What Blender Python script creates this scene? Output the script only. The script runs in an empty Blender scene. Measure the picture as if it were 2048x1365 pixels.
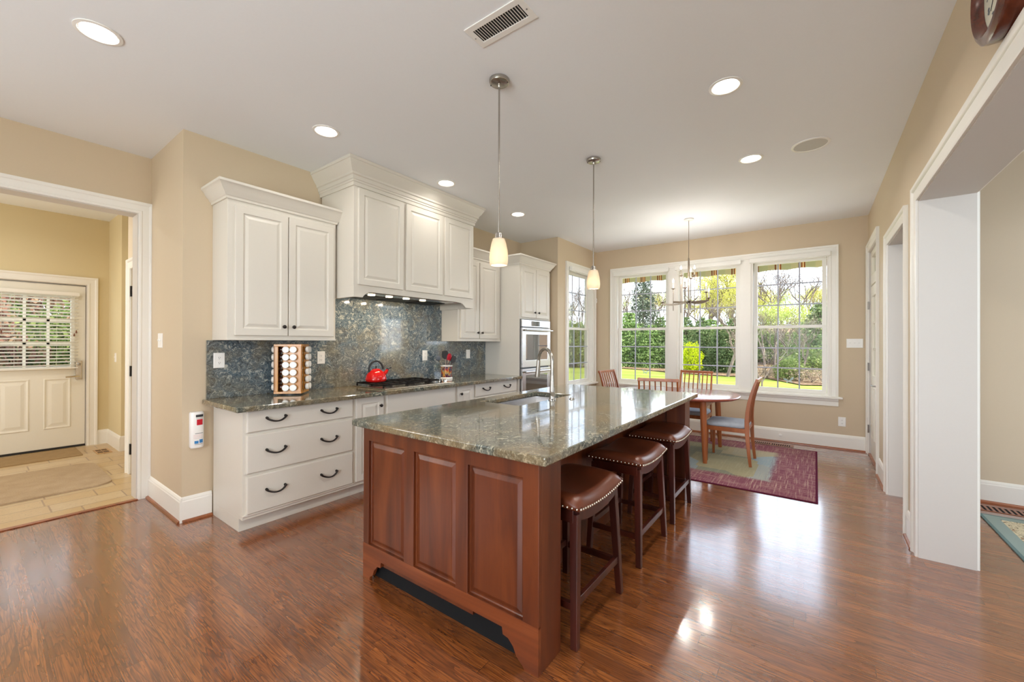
import bpy, bmesh, math, random
import numpy as np
from mathutils import Vector, Matrix, Euler

random.seed(7)
R = math.radians
PI = math.pi
sc = bpy.context.scene
col = sc.collection

# ---------------------------------------------------------------- camera, sky, sun, added daylight fill lamps, exposure
CEIL = 3.086
cam_d = bpy.data.cameras.new('camera')
cam = bpy.data.objects.new('camera', cam_d)
col.objects.link(cam)
cam_d.sensor_width = 36.0
cam_d.lens = 14.40
cam_d.clip_start = 0.02
cam_d.clip_end = 400
_yaw, _pit, _rol = 0.637766, 0.002835, 0.002915
_F = Vector((-math.sin(_yaw) * math.cos(_pit), math.cos(_yaw) * math.cos(_pit), math.sin(_pit)))
_R = Vector((math.cos(_yaw), math.sin(_yaw), 0))
_U = _R.cross(_F)
_R2 = _R * math.cos(_rol) + _U * math.sin(_rol)
_U2 = -_R * math.sin(_rol) + _U * math.cos(_rol)
cam.matrix_world = Matrix(((_R2.x, _U2.x, -_F.x, 0), (_R2.y, _U2.y, -_F.y, 0), (_R2.z, _U2.z, -_F.z, 1.42), (0, 0, 0, 1)))
sc.camera = cam
sc.view_settings.view_transform = 'Standard'
sc.view_settings.look = 'None'
sc.view_settings.exposure = 0.8
sc.view_settings.gamma = 1.0
sc.view_settings.use_curve_mapping = False
sc.cycles.max_bounces = 10
sc.cycles.diffuse_bounces = 6
sc.cycles.glossy_bounces = 5
sc.cycles.transmission_bounces = 8
sc.cycles.transparent_max_bounces = 12
sc.cycles.caustics_reflective = False
sc.cycles.caustics_refractive = False
sc.cycles.sample_clamp_indirect = 6.0
sc.cycles.use_denoising = True

world = bpy.data.worlds.new('sky')
sc.world = world
world.use_nodes = True
_nt = world.node_tree
_nt.nodes.clear()
_o = _nt.nodes.new('ShaderNodeOutputWorld')
_b = _nt.nodes.new('ShaderNodeBackground')
_b.inputs['Strength'].default_value = 2.3
_tc = _nt.nodes.new('ShaderNodeTexCoord')
_mp = _nt.nodes.new('ShaderNodeMapping')
_mp.inputs['Scale'].default_value = (1, 1, 3.0)
_n = _nt.nodes.new('ShaderNodeTexNoise')
_n.inputs['Scale'].default_value = 2.6
_n.inputs['Detail'].default_value = 6
_n.inputs['Roughness'].default_value = 0.6
_cr = _nt.nodes.new('ShaderNodeValToRGB')
_cr.color_ramp.elements[0].position = 0.36
_cr.color_ramp.elements[0].color = (0.40, 0.50, 0.66, 1)
_cr.color_ramp.elements[1].position = 0.62
_cr.color_ramp.elements[1].color = (0.80, 0.83, 0.88, 1)
_nt.links.new(_tc.outputs['Generated'], _mp.inputs['Vector'])
_nt.links.new(_mp.outputs[0], _n.inputs['Vector'])
_nt.links.new(_n.outputs['Fac'], _cr.inputs[0])
_nt.links.new(_cr.outputs[0], _b.inputs['Color'])
_sx = _nt.nodes.new('ShaderNodeSeparateXYZ')
_nt.links.new(_tc.outputs['Generated'], _sx.inputs[0])
_mr = _nt.nodes.new('ShaderNodeMapRange')
_mr.interpolation_type = 'SMOOTHSTEP'
for _k, _v in (('From Min', 0.25), ('From Max', 0.85), ('To Min', 4.8), ('To Max', 1.6)):
    _mr.inputs[_k].default_value = _v
_nt.links.new(_sx.outputs['Z'], _mr.inputs['Value'])
_nt.links.new(_mr.outputs[0], _b.inputs['Strength'])
_nt.links.new(_b.outputs[0], _o.inputs[0])


def add_light(kind, name, loc, energy, color, size=None, size_y=None, rot=None, target=None, spread=None, shape=None):
    d = bpy.data.lights.new(name, kind)
    d.energy = energy
    d.color = color
    o = bpy.data.objects.new(name, d)
    col.objects.link(o)
    o.location = loc
    if kind == 'AREA':
        d.shape = shape or 'RECTANGLE'
        d.size = size
        if size_y:
            d.size_y = size_y
        if spread:
            d.spread = spread
    elif kind == 'POINT':
        d.shadow_soft_size = size
    if target is not None:
        o.rotation_euler = (Vector(target) - Vector(loc)).to_track_quat('-Z', 'Y').to_euler()
    if rot is not None:
        o.rotation_euler = rot
    return o


sun = add_light('SUN', 'sun', (30, -3, 28), 5.6, (1.0, 0.96, 0.88), target=(0, 0, 0))
sun.data.angle = R(0.6)
DAY = (0.80, 0.91, 1.0)
# unseen area lamps added as fill, standing in for window daylight
add_light('AREA', 'daylight_fill_left', (-4.80, -1.9, 1.6), 14, DAY, 1.8, 1.7, target=(0.6, 0.6, 4.4))
add_light('AREA', 'daylight_fill_rear', (-0.6, -3.12, 1.55), 110, DAY, 2.2, 1.9, target=(-0.1, 0.4, 5.0))
add_light('AREA', 'daylight_fill_side_room', (3.6, 1.2, 1.7), 58, DAY, 2.0, 2.2, target=(-1.5, 3.0, 2.5))
add_light('AREA', 'daylight_fill_mudroom', (-6.4, -2.3, 1.6), 28, (1.0, 0.98, 0.93), 1.8, 1.6, target=(-6.4, 3, 1.6))

# ---------------------------------------------------------------- materials
MATS = {}


class NT:
    def __init__(self, name, rough=0.5, metal=0.0, spec=0.5):
        self.m = bpy.data.materials.new(name)
        self.m.use_nodes = True
        self.t = self.m.node_tree
        self.p = self.t.nodes['Principled BSDF']
        self.out = self.t.nodes['Material Output']
        self.p.inputs['Roughness'].default_value = rough
        self.p.inputs['Metallic'].default_value = metal
        self.p.inputs['Specular IOR Level'].default_value = spec
        MATS[name] = self.m

    def n(self, typ, **kw):
        nd = self.t.nodes.new('ShaderNode' + typ)
        for k, v in kw.items():
            if k.startswith('i_'):
                nd.inputs[k[2:].replace('_', ' ')].default_value = v
            else:
                setattr(nd, k, v)
        return nd

    def l(self, a, b):
        self.t.links.new(a, b)

    def math(self, op, a, b=None, c=None):
        nd = self.t.nodes.new('ShaderNodeMath')
        nd.operation = op
        for i, v in enumerate((a, b, c)):
            if v is None:
                continue
            if hasattr(v, 'is_output'):
                self.l(v, nd.inputs[i])
            else:
                nd.inputs[i].default_value = v
        return nd.outputs[0]

    def ramp(self, fac, stops, interp='LINEAR'):
        nd = self.t.nodes.new('ShaderNodeValToRGB')
        cr = nd.color_ramp
        cr.interpolation = interp
        while len(cr.elements) < len(stops):
            cr.elements.new(0.5)
        for e, (pos, c) in zip(cr.elements, stops):
            e.position = pos
            e.color = c if len(c) == 4 else (*c, 1)
        self.l(fac, nd.inputs[0])
        return nd.outputs[0]

    def mix(self, fac, a, b, mode='MIX'):
        nd = self.t.nodes.new('ShaderNodeMix')
        nd.data_type = 'RGBA'
        nd.blend_type = mode
        for s, v in ((nd.inputs[0], fac), (nd.inputs[6], a), (nd.inputs[7], b)):
            if hasattr(v, 'is_output'):
                self.l(v, s)
            else:
                s.default_value = v if isinstance(v, (int, float)) else ((*v, 1) if len(v) == 3 else v)
        return nd.outputs[2]

    def coords(self, which='Object', scale=(1, 1, 1), rot=(0, 0, 0), loc=(0, 0, 0)):
        if which == 'Position':
            o = self.n('NewGeometry').outputs['Position']
        else:
            o = self.n('TexCoord').outputs[which]
        mp = self.n('Mapping')
        mp.inputs['Scale'].default_value = scale
        mp.inputs['Rotation'].default_value = rot
        mp.inputs['Location'].default_value = loc
        self.l(o, mp.inputs['Vector'])
        return mp.outputs[0]

    def noise(self, vec, scale, detail=4, rough=0.55, dist=0.0):
        nd = self.n('TexNoise')
        nd.inputs['Scale'].default_value = scale
        nd.inputs['Detail'].default_value = detail
        nd.inputs['Roughness'].default_value = rough
        nd.inputs['Distortion'].default_value = dist
        self.l(vec, nd.inputs['Vector'])
        return nd.outputs['Fac']

    def bump(self, h, strength=0.3, dist=0.01):
        nd = self.n('Bump')
        nd.inputs['Strength'].default_value = strength
        nd.inputs['Distance'].default_value = dist
        self.l(h, nd.inputs['Height'])
        self.l(nd.outputs[0], self.p.inputs['Normal'])
        return nd

    def base(self, c):
        if hasattr(c, 'is_output'):
            self.l(c, self.p.inputs['Base Color'])
        else:
            self.p.inputs['Base Color'].default_value = (*c, 1)
        return self


def srgb(r, g, b):
    f = lambda v: ((v / 255 + 0.055) / 1.055) ** 2.4 if v > 10 else v / 255 / 12.92
    return (f(r), f(g), f(b))


def paint(name, c, rough=0.6, var=0.03, bump=0.03, spec=0.3):
    m = NT(name, rough, 0, spec)
    v = m.coords('Position')
    nz = m.noise(v, 90, 3)
    d = tuple(x * (1 - var) for x in c)
    m.base(m.mix(nz, d, c))
    m.bump(nz, bump, 0.002)
    return m.m


paint('wall_paint', srgb(206, 188, 161), 0.55)
paint('wall_paint_mudroom', srgb(218, 203, 164), 0.6)
paint('wall_paint_side', srgb(214, 199, 176), 0.6)
paint('ceiling_paint', srgb(240, 243, 247), 0.8)
paint('trim_paint', srgb(238, 235, 228), 0.35, spec=0.45)
paint('cabinet_paint', srgb(219, 213, 202), 0.38, spec=0.45)
paint('jamb_paint', srgb(208, 202, 195), 0.5)
paint('door_paint', srgb(236, 232, 220), 0.4)
paint('white_plastic', srgb(240, 238, 234), 0.35, 0.01, 0.0, 0.5)
paint('grey_mesh', srgb(205, 204, 198), 0.7)
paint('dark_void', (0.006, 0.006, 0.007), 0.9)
paint('black_plastic', (0.02, 0.02, 0.022), 0.35, 0.1, 0.0, 0.5)
paint('rubber_dark', (0.03, 0.028, 0.027), 0.7)
paint('red_enamel', srgb(205, 18, 16), 0.12, 0.02, 0.0, 0.6)
paint('red_silicone', srgb(170, 12, 34), 0.4, 0.02, 0.0)
paint('label_red', srgb(200, 30, 45), 0.4)
paint('label_blue', srgb(60, 130, 190), 0.4)
paint('label_pink', srgb(230, 170, 170), 0.4)
paint('bounce_stone', srgb(214, 210, 202), 0.8)
paint('slate_grey', srgb(95, 100, 108), 0.5)
paint('muntin_grey', srgb(176, 178, 190), 0.4)
paint('cord_white', srgb(225, 222, 212), 0.6)
paint('blind_white', srgb(240, 238, 232), 0.5)
paint('tassel_wood', srgb(120, 80, 60), 0.5)


def metal(name, c, rough, aniso=0.0, bumpy=0.0):
    m = NT(name, rough, 1.0)
    v = m.coords('Object', (1, 1, 40))
    nz = m.noise(v, 30, 2)
    m.base(m.mix(nz, tuple(x * 0.9 for x in c), c))
    if bumpy:
        m.bump(nz, bumpy, 0.001)
    return m.m


metal('nickel', (0.44, 0.41, 0.37), 0.27)
metal('stainless', (0.66, 0.66, 0.68), 0.26, bumpy=0.02)
metal('chrome', (0.8, 0.8, 0.8), 0.12)
metal('bronze_dark', (0.055, 0.048, 0.045), 0.38)
metal('brass_silver', (0.72, 0.66, 0.56), 0.25)
metal('black_iron', (0.03, 0.027, 0.026), 0.5)
metal('hinge_steel', (0.45, 0.44, 0.44), 0.35)
metal('chandelier_metal', (0.36, 0.30, 0.24), 0.32)


def emitter(name, c, s):
    m = NT(name, 0.5)
    m.base(c)
    m.p.inputs['Emission Color'].default_value = (*c, 1)
    m.p.inputs['Emission Strength'].default_value = s
    return m.m


emitter('lamp_lens', (1.0, 0.95, 0.86), 3.5)
emitter('flame_bulb', (1.0, 0.86, 0.66), 6.0)
emitter('hood_bulb', (1.0, 0.78, 0.5), 5.0)

# floor boards: 83 mm strips along X
def oak():
    m = NT('oak_floor', 0.18, 0, 0.5)
    geo = m.n('NewGeometry').outputs['Position']
    sep = m.n('SeparateXYZ')
    m.l(geo, sep.inputs[0])
    W, L = 0.083, 1.15
    yr = m.math('DIVIDE', sep.outputs['Y'], W)
    row = m.math('FLOOR', yr)
    wn = m.n('TexWhiteNoise', noise_dimensions='1D')
    m.l(row, wn.inputs['W'])
    xo = m.math('ADD', m.math('DIVIDE', sep.outputs['X'], L), m.math('MULTIPLY', wn.outputs['Value'], 9.3))
    cell = m.math('FLOOR', xo)
    cmb = m.n('CombineXYZ')
    m.l(row, cmb.inputs[0])
    m.l(cell, cmb.inputs[1])
    wn2 = m.n('TexWhiteNoise', noise_dimensions='3D')
    m.l(cmb.outputs[0], wn2.inputs['Vector'])
    r = wn2.outputs['Value']
    # per-board coordinates
    cx = m.n('CombineXYZ')
    m.l(m.math('ADD', sep.outputs['X'], m.math('MULTIPLY', r, 37.0)), cx.inputs[0])
    m.l(m.math('ADD', sep.outputs['Y'], m.math('MULTIPLY', r, 11.0)), cx.inputs[1])
    m.l(r, cx.inputs[2])
    mp = m.n('Mapping')
    mp.inputs['Scale'].default_value = (1.3, 16, 1)
    m.l(cx.outputs[0], mp.inputs['Vector'])
    big = m.noise(mp.outputs[0], 1.0, 3, 0.5, 0.6)
    rings = m.math('FRACT', m.math('MULTIPLY', big, 11.0))
    ringl = m.math('POWER', rings, 2.4)
    mp2 = m.n('Mapping')
    mp2.inputs['Scale'].default_value = (6, 210, 1)
    m.l(cx.outputs[0], mp2.inputs['Vector'])
    fine = m.noise(mp2.outputs[0], 1.0, 3, 0.65)
    base = m.ramp(r, [(0.0, srgb(132, 74, 32)), (0.45, srgb(150, 86, 40)), (0.8, srgb(166, 98, 46)), (1.0, srgb(120, 65, 28))])
    c1 = m.mix(m.math('MULTIPLY', ringl, 0.95), base, srgb(64, 30, 14))
    c2 = m.mix(m.ramp(fine, [(0.42, (0.0, 0, 0)), (0.60, (0.7, 0.7, 0.7))]), c1, srgb(84, 40, 18))
    pa = m.noise(geo, 1.2, 2)
    c3 = m.mix(m.math('MULTIPLY', pa, 0.14), c2, srgb(170, 104, 62))
    fy = m.math('FRACT', yr)
    ey = m.math('MINIMUM', fy, m.math('SUBTRACT', 1.0, fy))
    fx = m.math('FRACT', xo)
    ex = m.math('MULTIPLY', m.math('MINIMUM', fx, m.math('SUBTRACT', 1.0, fx)), L / W)
    e = m.math('MINIMUM', ey, ex)
    gap = m.math('LESS_THAN', e, 0.014)
    m.base(m.mix(m.math('MULTIPLY', gap, 0.7), c3, srgb(50, 24, 12)))
    # boards cup slightly and tilt: highlights run along the strips
    cup = m.math('MULTIPLY', m.math('POWER', m.math('ABSOLUTE', m.math('SUBTRACT', fy, 0.5)), 2.0), 1.2)
    tilt = m.math('MULTIPLY', m.math('MULTIPLY', m.math('SUBTRACT', r, 0.5), fy), 0.9)
    mp3 = m.n('Mapping')
    mp3.inputs['Scale'].default_value = (2.5, 9, 1)
    m.l(cx.outputs[0], mp3.inputs['Vector'])
    wav = m.noise(mp3.outputs[0], 1.0, 2, 0.5)
    h = m.math('ADD', m.math('ADD', cup, tilt), m.math('ADD', m.math('MULTIPLY', wav, 0.9), m.math('MULTIPLY', fine, 0.12)))
    h = m.math('SUBTRACT', h, m.math('MULTIPLY', gap, 0.35))
    m.bump(h, 0.32, 0.0022)
    m.p.inputs['Coat Weight'].default_value = 1.0
    m.p.inputs['Coat IOR'].default_value = 1.72
    m.p.inputs['Coat Roughness'].default_value = 0.14
    m.l(m.math('ADD', 0.20, m.math('MULTIPLY', wav, 0.15)), m.p.inputs['Roughness'])


oak()


def wood(name, cols, scale=1.0, axis='Z', rough=0.3, coat=0.3, figure=1.0):
    m = NT(name, rough, 0, 0.45)
    s = {'X': (0.9, 9, 9), 'Y': (9, 0.9, 9), 'Z': (9, 9, 0.9)}[axis]
    v = m.coords('Position', tuple(k * scale for k in s))
    a = m.noise(v, 1.0, 4, 0.55, 0.8)
    v2 = m.coords('Position', tuple(k * scale * (14 if k > 1 else 4) for k in s))
    b = m.noise(v2, 1.0, 2, 0.6)
    c = m.ramp(a, [(0.3, cols[0]), (0.5, cols[1]), (0.7, cols[2])])
    m.base(m.mix(m.math('MULTIPLY', b, 0.35 * figure), c, cols[0]))
    m.p.inputs['Coat Weight'].default_value = coat
    m.p.inputs['Coat Roughness'].default_value = 0.2
    m.bump(b, 0.05, 0.001)
    return m.m


wood('cherry', (srgb(70, 28, 9), srgb(98, 44, 16), srgb(120, 60, 26)), 0.9, 'Z', 0.38)
wood('cherry_rail', (srgb(90, 40, 16), srgb(120, 58, 26), srgb(144, 78, 40)), 0.9, 'X', 0.38)
wood('stool_wood', (srgb(42, 14, 9), srgb(62, 23, 15), srgb(84, 34, 22)), 1, 'Z', 0.3)
wood('teak', (srgb(132, 70, 32), srgb(166, 94, 48), srgb(188, 112, 62)), 1.2, 'Z', 0.35)
wood('teak_top', (srgb(120, 52, 38), srgb(148, 72, 54), srgb(168, 90, 70)), 1.2, 'X', 0.22)
wood('shoe_wood', (srgb(120, 66, 36), srgb(150, 86, 48), srgb(166, 98, 58)), 1, 'X', 0.35)
wood('bamboo', (srgb(176, 112, 34), srgb(204, 140, 50), srgb(220, 160, 72)), 1.5, 'Z', 0.35)
wood('clock_wood', (srgb(60, 24, 14), srgb(94, 42, 24), srgb(118, 58, 34)), 1.5, 'Y', 0.2, 0.6)
wood('oak_light', (srgb(176, 130, 72), srgb(198, 152, 92), srgb(210, 168, 110)), 1.5, 'X', 0.4)
wood('bark', (srgb(70, 58, 50), srgb(104, 90, 80), srgb(138, 124, 112)), 1.5, 'Z', 0.9, 0.0)


def leather():
    m = NT('leather', 0.32, 0, 0.5)
    v = m.coords('Object')
    a = m.noise(v, 7, 3)
    b = m.noise(v, 260, 2)
    m.base(m.mix(a, srgb(78, 38, 22), srgb(116, 58, 34)))
    m.bump(b, 0.08, 0.001)


leather()


def stone(name, bluer):
    m = NT(name, 0.09, 0, 0.5)
    v = m.coords('Position', (1, 1, 1))
    w = m.n('TexNoise')
    w.inputs['Scale'].default_value = 9
    w.inputs['Detail'].default_value = 3
    m.l(v, w.inputs['Vector'])
    vm = m.n('VectorMath', operation='MULTIPLY_ADD')
    m.l(w.outputs['Color'], vm.inputs[0])
    vm.inputs[1].default_value = (0.16, 0.16, 0.16)
    m.l(v, vm.inputs[2])
    vv = vm.outputs[0]
    mp = m.n('Mapping')
    mp.inputs['Scale'].default_value = (34, 17, 26) if not bluer else (30, 18, 25)
    m.l(vv, mp.inputs['Vector'])
    a = m.noise(mp.outputs[0], 1.0, 6, 0.72, 1.6)
    if bluer:
        dk, md, lt, bw = srgb(30, 42, 54), srgb(84, 102, 114), srgb(184, 186, 178), srgb(116, 106, 84)
    else:
        dk, md, lt, bw = srgb(34, 42, 42), srgb(92, 96, 88), srgb(176, 172, 152), srgb(128, 106, 72)
    c = m.ramp(a, [(0.36, dk), (0.47, md), (0.53, md), (0.62, lt)])
    b = m.noise(vv, 2.6, 4, 0.6, 0.5)
    c = m.mix(m.ramp(b, [(0.42, (0, 0, 0)), (0.66, (0.75, 0.75, 0.75))]), c, m.mix(a, (bw[0] * .35, bw[1] * .35, bw[2] * .35), tuple(min(1, x * 1.9) for x in bw)))
    sp = m.noise(m.coords('Position', (1, 1, 1)), 170, 3, 0.7)
    c = m.mix(m.ramp(sp, [(0.58, (0, 0, 0)), (0.66, (0.7, 0.7, 0.7))]), c, tuple(x * 0.9 for x in lt))
    m.base(c)
    m.p.inputs['Coat Weight'].default_value = 0.3
    m.p.inputs['Coat Roughness'].default_value = 0.03


stone('granite_top', False)
stone('granite_splash', True)


def tile():
    m = NT('travertine', 0.28, 0, 0.5)
    v = m.coords('Position', (1, 1, 1), (0, 0, R(90)))
    br = m.n('TexBrick')
    br.offset = 0.37
    br.squash = 0.7
    br.squash_frequency = 3
    br.inputs['Scale'].default_value = 1
    br.inputs['Brick Width'].default_value = 0.46
    br.inputs['Row Height'].default_value = 0.23
    br.inputs['Mortar Size'].default_value = 0.006
    br.inputs['Mortar Smooth'].default_value = 0.2
    br.inputs['Color1'].default_value = (*srgb(196, 168, 120), 1)
    br.inputs['Color2'].default_value = (*srgb(212, 196, 166), 1)
    br.inputs['Mortar'].default_value = (*srgb(150, 128, 108), 1)
    m.l(v, br.inputs['Vector'])
    nz = m.noise(v, 9, 5, 0.6, 0.5)
    pit = m.noise(v, 60, 3, 0.6)
    c = m.mix(m.math('MULTIPLY', nz, 0.55), br.outputs['Color'], srgb(176, 136, 84))
    m.base(m.mix(m.ramp(pit, [(0.62, (0, 0, 0)), (0.7, (0.6, 0.6, 0.6))]), c, srgb(120, 100, 78)))
    m.bump(m.math('SUBTRACT', pit, br.outputs['Fac']), 0.25, 0.004)


tile()


def fabric(name, c1, c2, scale=300, rough=0.95, bump=0.3):
    m = NT(name, rough, 0, 0.1)
    v = m.coords('Object')
    a = m.noise(v, scale, 3, 0.7)
    b = m.noise(v, scale * 0.06, 4)
    m.base(m.mix(m.math('MULTIPLY', m.math('ADD', a, b), 0.5), c1, c2))
    m.bump(a, bump, 0.003)


fabric('seat_fabric', srgb(146, 156, 172), srgb(204, 212, 222))
fabric('mat_shag', srgb(142, 116, 88), srgb(206, 186, 158), 120, bump=0.8)
fabric('mat_flat', srgb(130, 104, 72), srgb(186, 160, 122), 160, bump=0.5)


def rug_mat():
    m = NT('dining_rug_pile', 0.95, 0, 0.1)
    pos = m.coords('Object')
    sep = m.n('SeparateXYZ')
    m.l(pos, sep.inputs[0])
    HX, HY = 1.5, 1.075
    wob = m.noise(m.coords('Object', (2, 2, 1)), 4, 3)
    dx = m.math('SUBTRACT', HX, m.math('ABSOLUTE', sep.outputs['X']))
    dy = m.math('SUBTRACT', HY, m.math('ABSOLUTE', sep.outputs['Y']))
    lines = m.noise(m.coords('Object', (70, 3, 1)), 1.0, 4, 0.7)
    lines2 = m.noise(m.coords('Object', (3, 70, 1)), 1.0, 4, 0.7)
    weave = m.math('MAXIMUM', lines, lines2)
    e = m.math('MINIMUM', dx, dy)
    e2 = m.math('ADD', e, m.math('MULTIPLY', m.math('SUBTRACT', weave, 0.6), 0.25))
    block = m.n('TexVoronoi', distance='CHEBYCHEV')
    block.inputs['Scale'].default_value = 1.7
    block.inputs['Randomness'].default_value = 0.75
    m.l(pos, block.inputs['Vector'])
    wn = m.n('TexWhiteNoise', noise_dimensions='3D')
    m.l(block.outputs['Color'], wn.inputs['Vector'])
    inner = m.ramp(wn.outputs['Value'], [(0.0, srgb(150, 146, 118)), (0.3, srgb(168, 160, 128)), (0.45, srgb(132, 136, 120)), (0.6, srgb(150, 168, 178)), (0.9, srgb(172, 160, 132))])
    border = m.ramp(weave, [(0.38, srgb(110, 58, 76)), (0.54, srgb(136, 82, 98)), (0.72, srgb(186, 154, 146))])
    t = m.ramp(e2, [(0.36, (0, 0, 0)), (0.42, (1, 1, 1))])
    c = m.mix(t, border, inner)
    c = m.mix(m.math('MULTIPLY', m.ramp(weave, [(0.5, (0, 0, 0)), (0.78, (1, 1, 1))]), 0.4), c, srgb(208, 196, 166))
    rim = m.math('LESS_THAN', e, 0.02)
    c = m.mix(rim, c, srgb(88, 26, 52))
    m.base(c)
    m.bump(m.noise(pos, 350, 2), 0.4, 0.003)


rug_mat()


def floral_rug():
    m = NT('floral_rug_pile', 0.95, 0, 0.1)
    pos = m.coords('Object')
    sep = m.n('SeparateXYZ')
    m.l(pos, sep.inputs[0])
    e = m.math('MINIMUM', m.math('SUBTRACT', 1.2, m.math('ABSOLUTE', sep.outputs['X'])), m.math('SUBTRACT', 1.6, m.math('ABSOLUTE', sep.outputs['Y'])))
    v = m.n('TexVoronoi')
    v.inputs['Scale'].default_value = 22
    m.l(pos, v.inputs['Vector'])
    n2 = m.noise(pos, 30, 3, 0.6, 2.0)
    fl = m.mix(m.ramp(n2, [(0.55, (0, 0, 0)), (0.6, (1, 1, 1))], 'LINEAR'), srgb(214, 206, 180), srgb(96, 84, 66))
    fl = m.mix(m.ramp(v.outputs['Distance'], [(0.15, (0.8, 0.8, 0.8)), (0.25, (0, 0, 0))]), fl, srgb(176, 128, 96))
    c = m.mix(m.math('LESS_THAN', e, 0.10), fl, srgb(150, 168, 166))
    c = m.mix(m.math('LESS_THAN', e, 0.02), c, srgb(110, 134, 136))
    m.base(c)


floral_rug()


def glass_mat():
    m = NT('window_glass', 0.0)
    t = m.t
    tr = m.n('BsdfTransparent')
    tr.inputs[0].default_value = (0.97, 0.985, 0.98, 1)
    gl = m.n('BsdfGlossy')
    gl.inputs['Roughness'].default_value = 0.0
    lw = m.n('LayerWeight')
    lw.inputs['Blend'].default_value = 0.12
    mx = m.n('MixShader')
    m.l(m.math('MULTIPLY', lw.outputs['Fresnel'], 0.6), mx.inputs[0])
    m.l(tr.outputs[0], mx.inputs[1])
    m.l(gl.outputs[0], mx.inputs[2])
    m.l(mx.outputs[0], m.out.inputs[0])


glass_mat()


def shade_mat():
    m = NT('opal_glass', 0.3)
    t = m.n('BsdfTranslucent')
    t.inputs[0].default_value = (0.95, 0.86, 0.72, 1)
    m.base((0.9, 0.84, 0.74))
    mx = m.n('MixShader')
    mx.inputs[0].default_value = 0.6
    m.l(m.p.outputs[0], mx.inputs[1])
    m.l(t.outputs[0], mx.inputs[2])
    m.l(mx.outputs[0], m.out.inputs[0])


shade_mat()
m = NT('oven_glass', 0.04, 0, 1.0)
m.base((0.03, 0.035, 0.04))
m.p.inputs['Coat Weight'].default_value = 1.0
m.p.inputs['IOR'].default_value = 2.1
m = NT('crystal', 0.05, 0, 0.6)
m.base(srgb(40, 46, 60))
m.p.inputs['Coat Weight'].default_value = 1.0
m = NT('spice_glass', 0.08, 0, 0.6)
m.base(m.ramp(m.noise(m.coords('Position'), 26, 2), [(0.35, srgb(60, 30, 20)), (0.5, srgb(110, 62, 40)), (0.65, srgb(60, 44, 34))]))
m = NT('clock_dial', 0.35)
m.base(m.mix(m.noise(m.coords('Object'), 8, 3), srgb(214, 210, 190), srgb(228, 226, 208)))
m = NT('decal_film', 0.4)
m.base(srgb(190, 215, 215))
m.p.inputs['Alpha'].default_value = 0.45


def awning_mat():
    m = NT('awning_cloth', 0.9, 0, 0.1)
    sep = m.n('SeparateXYZ')
    m.l(m.coords('Position'), sep.inputs[0])
    f = m.math('FRACT', m.math('DIVIDE', sep.outputs['X'], 0.30))
    c = m.ramp(f, [(0.0, srgb(200, 192, 160)), (0.30, srgb(140, 88, 60)), (0.36, srgb(200, 192, 160)), (0.42, srgb(150, 84, 50)), (0.47, srgb(226, 206, 160)), (0.53, srgb(150, 84, 50)), (0.58, srgb(190, 188, 156))], 'CONSTANT')
    m.base(c)
    tr = m.n('BsdfTranslucent')
    m.l(c, tr.inputs[0])
    mx = m.n('MixShader')
    mx.inputs[0].default_value = 0.5
    m.l(m.p.outputs[0], mx.inputs[1])
    m.l(tr.outputs[0], mx.inputs[2])
    m.l(mx.outputs[0], m.out.inputs[0])


awning_mat()


def lawn_mat():
    m = NT('lawn_grass', 0.9, 0, 0.1)
    v = m.coords('Position', (0.16, 1.0, 1), (0, 0, R(12)))
    a = m.noise(v, 0.9, 4, 0.6)
    b = m.noise(m.coords('Position'), 14, 3, 0.7)
    c = m.ramp(a, [(0.32, srgb(112, 124, 48)), (0.5, srgb(134, 144, 60)), (0.68, srgb(164, 160, 88))])
    m.base(m.mix(m.math('MULTIPLY', b, 0.4), c, srgb(96, 110, 40)))
    m.bump(b, 0.6, 0.05)
    m2 = NT('mulch', 0.95, 0, 0.1)
    b = m2.noise(m2.coords('Position'), 7, 5, 0.7)
    m2.base(m2.ramp(b, [(0.35, srgb(74, 56, 42)), (0.55, srgb(138, 112, 88)), (0.7, srgb(176, 154, 128))]))
    m2.bump(b, 0.6, 0.05)


lawn_mat()


def foliage(name, a, b, c, trans=0.35):
    m = NT(name, 0.7, 0, 0.15)
    n = m.noise(m.coords('Position'), 1.7, 3, 0.6)
    wn = m.n('TexWhiteNoise', noise_dimensions='1D')
    g = m.n('NewGeometry')
    m.l(g.outputs['Random Per Island'], wn.inputs['W'])
    f = m.math('ADD', m.math('MULTIPLY', n, 0.5), m.math('MULTIPLY', wn.outputs['Value'], 0.5))
    cc = m.ramp(f, [(0.2, a), (0.5, b), (0.8, c)])
    m.base(cc)
    tr = m.n('BsdfTranslucent')
    m.l(cc, tr.inputs[0])
    mx = m.n('MixShader')
    mx.inputs[0].default_value = trans
    m.l(m.p.outputs[0], mx.inputs[1])
    m.l(tr.outputs[0], mx.inputs[2])
    m.l(mx.outputs[0], m.out.inputs[0])


foliage('fir_needles', srgb(64, 82, 52), srgb(104, 122, 78), srgb(152, 162, 114))
foliage('spruce_needles', srgb(56, 66, 56), srgb(96, 106, 88), srgb(140, 146, 124))
foliage('pine_needles', srgb(84, 112, 62), srgb(122, 146, 84), srgb(168, 182, 122))
foliage('willow_leaves', srgb(150, 150, 62), srgb(196, 192, 92), srgb(222, 212, 130))
foliage('spring_leaves', srgb(132, 150, 60), srgb(170, 184, 84), srgb(204, 204, 130))
foliage('chartreuse_leaves', srgb(136, 160, 14), srgb(176, 188, 24), srgb(206, 208, 50))
foliage('bud_leaves', srgb(140, 116, 98), srgb(168, 148, 126), srgb(190, 176, 146))
foliage('bush_leaves', srgb(56, 74, 36), srgb(104, 122, 62), srgb(158, 164, 104))
foliage('azalea_leaves', srgb(110, 70, 66), srgb(148, 110, 92), srgb(172, 150, 118))


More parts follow.
